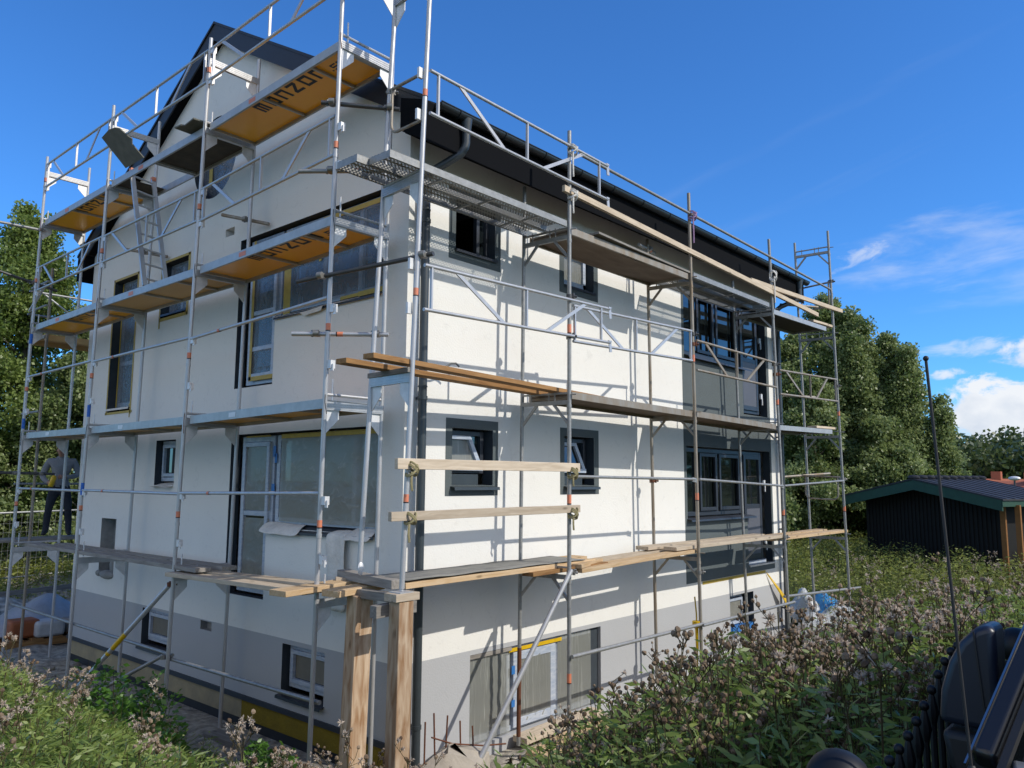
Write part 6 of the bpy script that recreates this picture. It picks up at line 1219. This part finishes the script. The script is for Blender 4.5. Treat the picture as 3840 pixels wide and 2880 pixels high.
def make_tree(name, label, x, y, top, spread, nclump, nleaf, leaf, m, bark, seed, base=None, low=0.12, leaders=1, group=None, tall=1.0):
    rng = np.random.RandomState(seed); gz = ground_z(x, y) if base is None else base; H = top-gz
    t = thing(name, label, 'tree', (x, y, gz), group)
    w = MB(); tips = []
    for q_ in range(leaders):
        ang = 2*math.pi*q_/max(1, leaders)+rng.uniform(0, 1); off = 0 if leaders == 1 else spread*rng.uniform(.25, .6)
        hh = H*(1.0 if q_ == 0 else rng.uniform(.72, .97)); pts = []
        for k in range(9):
            f = k/8; pts.append((x+math.cos(ang)*off*f**1.3+rng.normal()*.05*H*.1*f, y+math.sin(ang)*off*f**1.3+rng.normal()*.05*H*.1*f, gz-0.1+hh*.97*f))
        r0 = .017*H/math.sqrt(leaders); w.path(pts, [r0*(1-f_*.92/8) for f_ in range(9)], 7); tips.append(pts)
    cl = []; cr = []
    for k in range(nclump):
        pts = tips[rng.randint(len(tips))]; f = low+(1-low)*rng.beta(1.25, 1.05); i = min(7, int(f*8)); fr_ = f*8-i; b_ = np.array(pts[i])*(1-fr_)+np.array(pts[i+1])*fr_
        env = spread*(min(1, (f-low*.8+.03)/.22)**.5*(1.03-f)**.6*1.12)*(1 if leaders == 1 else .78)
        a = rng.uniform(0, 2*math.pi); rad = env*math.sqrt(rng.uniform(.05, 1))*rng.uniform(.75, 1.12); c_ = b_+np.array([math.cos(a)*rad, math.sin(a)*rad, .28*rad+rng.normal()*.25])
        if c_[2] > top: c_[2] = top-rng.uniform(0, .4)
        cl.append(c_); cr.append((.28+.045*H*rng.uniform(.4, 1.0))*(1-.45*f))
        if rng.rand() < .8: mid_ = b_*.45+c_*.55+np.array([0, 0, -.1*rad]); w.path([tuple(b_-np.array([0, 0, .25*rad])), tuple(mid_), tuple(c_)], [.0035*H*(1-f*.6), .002*H, .005], 5, caps=False)
    w.build('trunk', M[bark], t)
    cl = np.array(cl); cr = np.array(cr); ct = rng.uniform(0, .55, nclump)
    ids = rng.randint(0, nclump, nleaf); u_ = np.clip(rng.normal(size=(nleaf, 3)), -2.1, 2.1)*.56*np.array([1, 1, .8]); c_ = cl[ids]+u_*cr[ids][:, None]
    d_ = unit(nleaf, rng)+np.array([0, 0, -.35]); fb = FB(); L = leaf*rng.uniform(.7, 1.3, nleaf)
    fb.leaves(c_, d_, L, L*.78, 0, np.clip(ct[ids]+rng.uniform(-.1, .5, nleaf), 0, 1), rng); fb.build('crown', M[m], t); return t
GL, GRR = 'leafy trees behind the yard on the left', 'tall aspens behind the far end of the house'
make_tree('leafy_tree', 'tall leafy tree left of the gable, highest of the left group', 2.5, 20.6, 8.3, 2.3, 150, 90000, .10, 'leaf_birch', 'bark', 21, low=.08, group=GL)
make_tree('leafy_tree', 'lower leafy tree at the left picture edge behind the hanging rope', 0.3, 21.5, 6.1, 2.5, 140, 80000, .10, 'leaf_birch', 'bark', 22, low=.06, group=GL)
make_tree('leafy_tree', 'leafy tree further left, mostly outside the picture', -2.6, 21.5, 5.6, 2.6, 100, 30000, .14, 'leaf_birch', 'bark', 23, low=.06, group=GL)
make_tree('leafy_tree', 'tree whose top shows between the roof and the hatch board', 5.7, 19.2, 9.9, 2.2, 110, 32000, .14, 'leaf_aspen', 'bark', 24, low=.1, group=GL)
make_tree('leafy_tree', 'dense tree close behind the far gable corner', 3.9, 18.8, 4.9, 2.3, 110, 64000, .10, 'leaf_aspen', 'bark', 25, low=.05, group=GL)
make_tree('bush', 'dark round bush behind the worker on the rear scaffold', 1.2, 19.3, 1.3, 2.2, 80, 36000, .095, 'leaf_aspen', 'bark', 26, low=.02, group=GL)
make_tree('aspen', 'tallest aspen beside the end of the gutter', 27.3, 5.5, 8.3, 2.3, 180, 100000, .12, 'leaf_aspen', 'bark_pale', 31, low=.08, leaders=3, group=GRR)
make_tree('aspen', 'aspen with thin tops right of the tallest one', 28.0, 3.6, 7.1, 1.5, 130, 60000, .115, 'leaf_aspen', 'bark_pale', 32, low=.08, leaders=3, group=GRR)
make_tree('aspen', 'loose aspen standing out against the white cloud', 28.4, 2.5, 5.7, 1.1, 100, 36000, .115, 'leaf_aspen', 'bark_pale', 33, low=.08, leaders=2, group=GRR)
make_tree('aspen', 'low loose aspen at the right end of the group', 28.9, 1.6, 3.4, .95, 70, 22000, .11, 'leaf_aspen', 'bark_pale', 34, low=.08, leaders=2, group=GRR)
make_tree('aspen', 'aspen hidden partly by the end of the house', 26.2, 8.0, 7.4, 2.6, 120, 52000, .125, 'leaf_aspen', 'bark_pale', 35, low=.05, group=GRR)
make_tree('aspen', 'dense low tree behind the far scaffold post', 24.6, 4.9, 3.8, 2.2, 110, 60000, .115, 'leaf_aspen', 'bark', 36, low=.03, group=GRR)
make_tree('aspen', 'dense low tree left of the shed', 26.2, 3.0, 2.4, 1.9, 110, 54000, .115, 'leaf_aspen', 'bark', 37, low=.03, group=GRR)
make_tree('aspen', 'aspen filling the gap between the two tallest tops', 27.9, 4.6, 7.3, 1.6, 130, 56000, .115, 'leaf_aspen', 'bark_pale', 41, low=.06, leaders=2, group=GRR)
make_tree('aspen', 'slim aspen between the thin tops and the loose one', 28.4, 3.1, 6.3, 1.1, 90, 34000, .115, 'leaf_aspen', 'bark_pale', 42, low=.06, leaders=2, group=GRR)
make_tree('bush', 'round green bush between the aspens and the shed', 25.9, 1.7, .5, 1.5, 60, 20000, .13, 'leaf_birch', 'bark', 38, low=.02, group=GRR)
make_tree('leaning_tree', 'low leafy tree with pale curved trunk behind the far downpipe', 19.5, 5.0, 1.0, 1.6, 60, 16000, .12, 'leaf_aspen', 'bark_pale', 39, low=.15, group=GRR)
# far woodland
fb = FB(); rng = np.random.RandomState(5)
for k in range(150):
    a = rng.uniform(-8, 22) if k < 90 else (rng.uniform(-40, -8) if k < 115 else rng.uniform(22, 100)); dist = rng.uniform(118, 165); cx_, cy_ = CAM.x+dist*math.cos(R(a)), CAM.y+dist*math.sin(R(a)); top = rng.uniform(5.0, 7.6)*dist/125; rad = rng.uniform(2.5, 4.5); n_ = 900
    u_ = unit(n_, rng)*(rng.uniform(0, 1, (n_, 1))**.35); f = .5+.5*u_[:, 2]; c_ = np.stack([cx_+u_[:, 0]*rad, cy_+u_[:, 1]*rad, -4+(top+4)*(f**.9)], 1)+rng.normal(size=(n_, 3))*.35
    L = rng.uniform(.5, 1.0, n_); fb.leaves(c_, unit(n_, rng), L, L*.8, 0, np.clip(rng.uniform(0, .45)+rng.uniform(-.1, .4, n_), 0, 1), rng)
tag(fb.build('woodland', M['leaf_far']), 'distant dark green woodland along the horizon', 'woodland', kind='stuff')
# weeds and thistles
GZ = np.vectorize(ground_z)
def thistle(fb, b, h, rng, nb=8, fl=0.12, lean=0.12, headr=0.011, leafy=26):
    """creeping thistle gone to seed: stem, branching top, narrow leaves, brown heads, some fluff; materials 0 stem 1 leaf 2 head 3 fluff"""
    b = np.array(b); top = b+np.array([rng.normal()*lean*h, rng.normal()*lean*h, h]); k = 4
    pts = [b+(top-b)*t+np.array([rng.normal(), rng.normal(), 0])*.015 for t in np.linspace(0, 1, k+1)]
    fb.strips(np.array(pts[:-1]), np.array(pts[1:]), .007, 0, rng.uniform(0, 1, k), rng)
    A = []; B = []; HC = []; HD = []
    for q_ in range(nb):
        t = rng.uniform(.42, 1.0); p = b+(top-b)*t; a = rng.uniform(0, 6.28); ln = h*rng.uniform(.14, .34)*(1.25-t*.6); e = p+np.array([math.cos(a)*ln*.62, math.sin(a)*ln*.62, ln*.8]); A.append(p); B.append(e)
        for s_ in range(rng.randint(3, 6)):
            d_ = np.array([rng.normal()*.6, rng.normal()*.6, .9]); d_ /= np.linalg.norm(d_); l2 = rng.uniform(.02, .09); st = p+(e-p)*rng.uniform(.55, 1); e2 = st+d_*l2; A.append(st); B.append(e2); HC.append(e2); HD.append(d_)
    fb.strips(np.array(A), np.array(B), .0042, 0, rng.uniform(0, .8, len(A)), rng)
    HC = np.array(HC); HD = np.array(HD); isf = rng.rand(len(HC)) < fl
    if (~isf).any(): n_ = int((~isf).sum()); fb.heads(HC[~isf], HD[~isf], headr*rng.uniform(.75, 1.25, n_), 2, rng.uniform(0, 1, n_), rng)
    if isf.any():
        for c_, d_ in zip(HC[isf], HD[isf]):
            n_ = 22; u_ = unit(n_, rng)+d_*.5; fb.leaves(np.repeat(c_[None], n_, 0), u_, rng.uniform(.012, .028, n_), .006, 3, rng.uniform(0, 1, n_), rng)
    n_ = leafy; t = rng.uniform(.03, .82, n_); c_ = b+(top-b)*t[:, None]; a = rng.uniform(0, 6.28, n_); d_ = np.stack([np.cos(a), np.sin(a), rng.uniform(-.25, .8, n_)], 1); L = h*rng.uniform(.09, .20, n_)*(1.15-t*.75)
    fb.leaves(c_, d_, L, L*.24, 1, np.clip(rng.uniform(0, 1, n_)*.8+.1, 0, 1), rng)
def herb(fb, b, h, rng, n=34, leaf=.05, mi=1, w=.55, spread=.5):
    b = np.array(b); top = b+np.array([rng.normal()*.16*h, rng.normal()*.16*h, h]); fb.strips(b[None], top[None], .006, 0, .4, rng)
    t = rng.uniform(.08, 1, n); a = rng.uniform(0, 6.28, n); rr_ = h*spread*.3*np.sqrt(rng.uniform(0, 1, n))*(1.15-t*.7); c_ = b+(top-b)*t[:, None]+np.stack([np.cos(a)*rr_, np.sin(a)*rr_, rr_*.2], 1)
    d_ = np.stack([np.cos(a), np.sin(a), rng.uniform(-.3, .9, n)], 1); L = leaf*rng.uniform(.55, 1.3, n); fb.leaves(c_, d_, L, L*w, mi, np.clip(rng.uniform(0, .35)+rng.uniform(0, .6, n), 0, 1), rng)
TM = [M['stem_brown'], M['leaf_weed'], M['head_brown'], M['fluff']]
rng = np.random.RandomState(77)
def heading(x, y): return math.degrees(math.atan2(y-CAM.y, x-CAM.x))
fb = FB(); cnt = 0; solo = []
for k in range(5200):
    x, y = rng.uniform(-3.1, 9.8), rng.uniform(-5.72, -1.25)
    d_ = math.hypot(x-CAM.x, y-CAM.y); hd_ = heading(x, y)
    if d_ < 2.55 or hd_ > 43.5: continue
    edge = max(0.0, min(1.0, (hd_-25)/18)); dens = (1.0 if d_ > 3 else .5)*(1-.80*edge)*(1.0 if d_ < 9 else .8)
    if y > -1.9: dens *= .35
    if rng.rand() > dens*(1 if hd_ > 21 else .35)*(.30 if x < 1.2 else max(.02, .16*(1-smooth01((x-1.5)/3)))): continue
    hh = rng.uniform(.66, 1.10)*(1-.58*edge)*(1.0 if y < -2.2 else .8)*(1-.28*smooth01((x-.5)/3))
    fl = .05 if x < -.5 else (.45 if y < -3.2 else .15)
    thistle(fb, (x, y, ground_z(x, y)-.03), hh, rng, rng.randint(5, 9), fl, headr=.0115, leafy=40); cnt += 1
for k in range(7500):
    x, y = rng.uniform(-3.2, 10.5), rng.uniform(-5.75, -1.3); d_ = math.hypot(x-CAM.x, y-CAM.y); hd_ = heading(x, y)
    if d_ < 2.3 or hd_ > 42.5: continue
    edge = max(0.0, min(1.0, (hd_-27)/16))
    if rng.rand() < edge*.8: continue
    herb(fb, (x, y, ground_z(x, y)-.03), rng.uniform(.45, .98)*(1-.5*edge)*(1-.25*smooth01((x-.5)/3)), rng, 66, .066, 1, .26, .75)
for k in range(85):                          # plants with burst, pale fluffy heads
    hd_ = R(rng.uniform(10.5, 24.0)); d_ = rng.uniform(3.6, 8.5); x, y = CAM.x+d_*math.cos(hd_), CAM.y+d_*math.sin(hd_)
    if y < -5.75: continue
    b0 = np.array((x, y, ground_z(x, y)-.03)); hh = rng.uniform(.75, 1.08)*(1-.25*smooth01((x-.5)/3)); n_ = rng.randint(4, 9); tops = b0+np.stack([rng.normal(size=n_)*.10, rng.normal(size=n_)*.10, hh*rng.uniform(.82, 1.05, n_)], 1)
    fb.strips(np.repeat(b0[None], n_, 0), tops, .005, 0, .4, rng)
    for c_ in tops:
        q_ = rng.randint(28, 60); rr_ = rng.uniform(.016, .034); u_ = unit(q_, rng)+np.array([0, 0, .4]); fb.leaves(np.repeat(c_[None], q_, 0), u_, rr_*rng.uniform(.6, 1.4, q_), .009, 3, rng.uniform(0, 1, q_), rng)
        fb.heads(c_[None], np.array([[0, 0, 1.]]), .012, 2, np.array([.5]), rng)
tag(fb.build('thistle_bank', TM), 'dense bank of brown seeding thistles in front of the sunny facade', 'thistles', kind='stuff')
# single tall thistles that stand clear of the bank
TG = 'single tall thistles at the edge of the bank'
for k, (x, y, h) in enumerate(((-1.55, -3.35, .72), (-1.05, -3.0, .78), (-.55, -3.05, .95), (-.1, -3.3, 1.05), (.35, -3.4, 1.1), (-1.35, -4.05, .98), (-.75, -3.9, 1.12), (1.0, -3.2, 1.1), (-2.1, -3.55, .55))):
    f1 = FB(); thistle(f1, (x, y, ground_z(x, y)-.03), h, rng, 9, .12, headr=.012, leafy=20)
    o = f1.build('thistle', TM); tag(o, 'tall brown thistle standing clear of the bank before the basement window', 'thistle', TG)
# left foreground weeds
fb = FB()
for k in range(6800):
    x, y = rng.uniform(-5.8, -1.15), rng.uniform(-3.6, 5.4); d_ = math.hypot(x-CAM.x, y-CAM.y); hd_ = heading(x, y)
    if d_ < 3.2 or hd_ < 47 or hd_ > 84: continue
    if y > 3.6 and rng.rand() < .5: continue
    herb(fb, (x, y, ground_z(x, y)-.03), rng.uniform(.18, .46), rng, 44, .05 if k % 3 else .09, 1, .42 if k % 3 else .10, .9)
for k in range(900):
    x, y = rng.uniform(-3.4, -1.0), rng.uniform(3.6, 8.6)
    if rng.rand() < .35 and x > -1.5: continue
    herb(fb, (x, y, ground_z(x, y)-.03), rng.uniform(.10, .32), rng, 24, .09, 1, .12, 1.2)
for k in range(85):
    x, y = rng.uniform(-4.6, -1.2), rng.uniform(-3.4, 4.2); hd_ = heading(x, y); d_ = math.hypot(x-CAM.x, y-CAM.y)
    if d_ < 4.2 or hd_ < 47 or hd_ > 80: continue
    thistle(fb, (x, y, ground_z(x, y)-.03), rng.uniform(.38, .66), rng, 5, .75, headr=.013, leafy=16)
for k in range(60):
    x, y = rng.uniform(-2.4, -.8), rng.uniform(-2.6, -.4); hd_ = heading(x, y)
    if hd_ < 44: continue
    thistle(fb, (x, y, ground_z(x, y)-.03), rng.uniform(.4, .75), rng, 7, .5, headr=.012, leafy=16)
tag(fb.build('weed_cover', TM), 'sunlit green weeds and pale dried thistles on the near left bank', 'weeds', kind='stuff')
NM = [M['stem_brown'], M['leaf_nettle'], M['head_brown'], M['fluff']]
for k, (x, y, h) in enumerate(((-1.75, 3.0, 1.0), (-1.45, 2.6, .95), (-1.9, 2.3, .85), (-1.25, 3.3, .8), (-1.6, 1.9, .75), (-1.1, .6, .5), (-.9, 1.1, .42))):
    f1 = FB()
    for q_ in range(5): herb(f1, (x+rng.normal()*.12, y+rng.normal()*.12, ground_z(x, y)-.03), h*rng.uniform(.75, 1.05), rng, 80, .075, 1, .6, .75)
    tag(f1.build('green_weed', NM), 'bushy bright green weed growing by the raking props of the gable scaffold', 'weed', 'bushy green weeds by the props')
# meadow right of the house and around the shed
fb = FB(); MM = [M['stem_brown'], M['leaf_meadow'], M['head_brown'], M['fluff']]
for k in range(5200):
    x, y = rng.uniform(9.6, 30), rng.uniform(-8, 9.5); hd_ = heading(x, y)
    if hd_ < 3 or hd_ > 27 or (x < 12 and y > -.9 and y < 2 and rng.rand() < .6): continue
    rel = Vector((x, y, 0))-mid
    if abs(rel.dot(gd)) < hw and 0 < rel.dot(nd_) < LN: continue
    herb(fb, (x, y, ground_z(x, y)-.05), rng.uniform(.45, 1.0), rng, 36, .085, 1, .3, .8)
for k in range(70):
    x, y = rng.uniform(9, 17), rng.uniform(-6, 1)
    if heading(x, y) < 3 or heading(x, y) > 22: continue
    rel = Vector((x, y, 0))-mid
    if abs(rel.dot(gd)) < hw and 0 < rel.dot(nd_) < LN: continue
    thistle(fb, (x, y, ground_z(x, y)-.05), rng.uniform(.6, .95), rng, 6, .9, headr=.016, leafy=14)
tag(fb.build('meadow', MM), 'tall yellow-green meadow weeds between the house and the shed', 'meadow', kind='stuff')
# rough grass behind the yard
fb = FB()
for k in range(2600):
    x, y = rng.uniform(-6, 8), rng.uniform(15.2, 20.5); 
    if rng.rand() > smooth01((y-14.8)/2.5): continue
    herb(fb, (x, y, ground_z(x, y)-.05), rng.uniform(.2, .6), rng, 20, .11, 1, .35, 1.0)
tag(fb.build('rough_grass', MM), 'rough sunlit grass and weeds behind the yard', 'grass', kind='stuff')
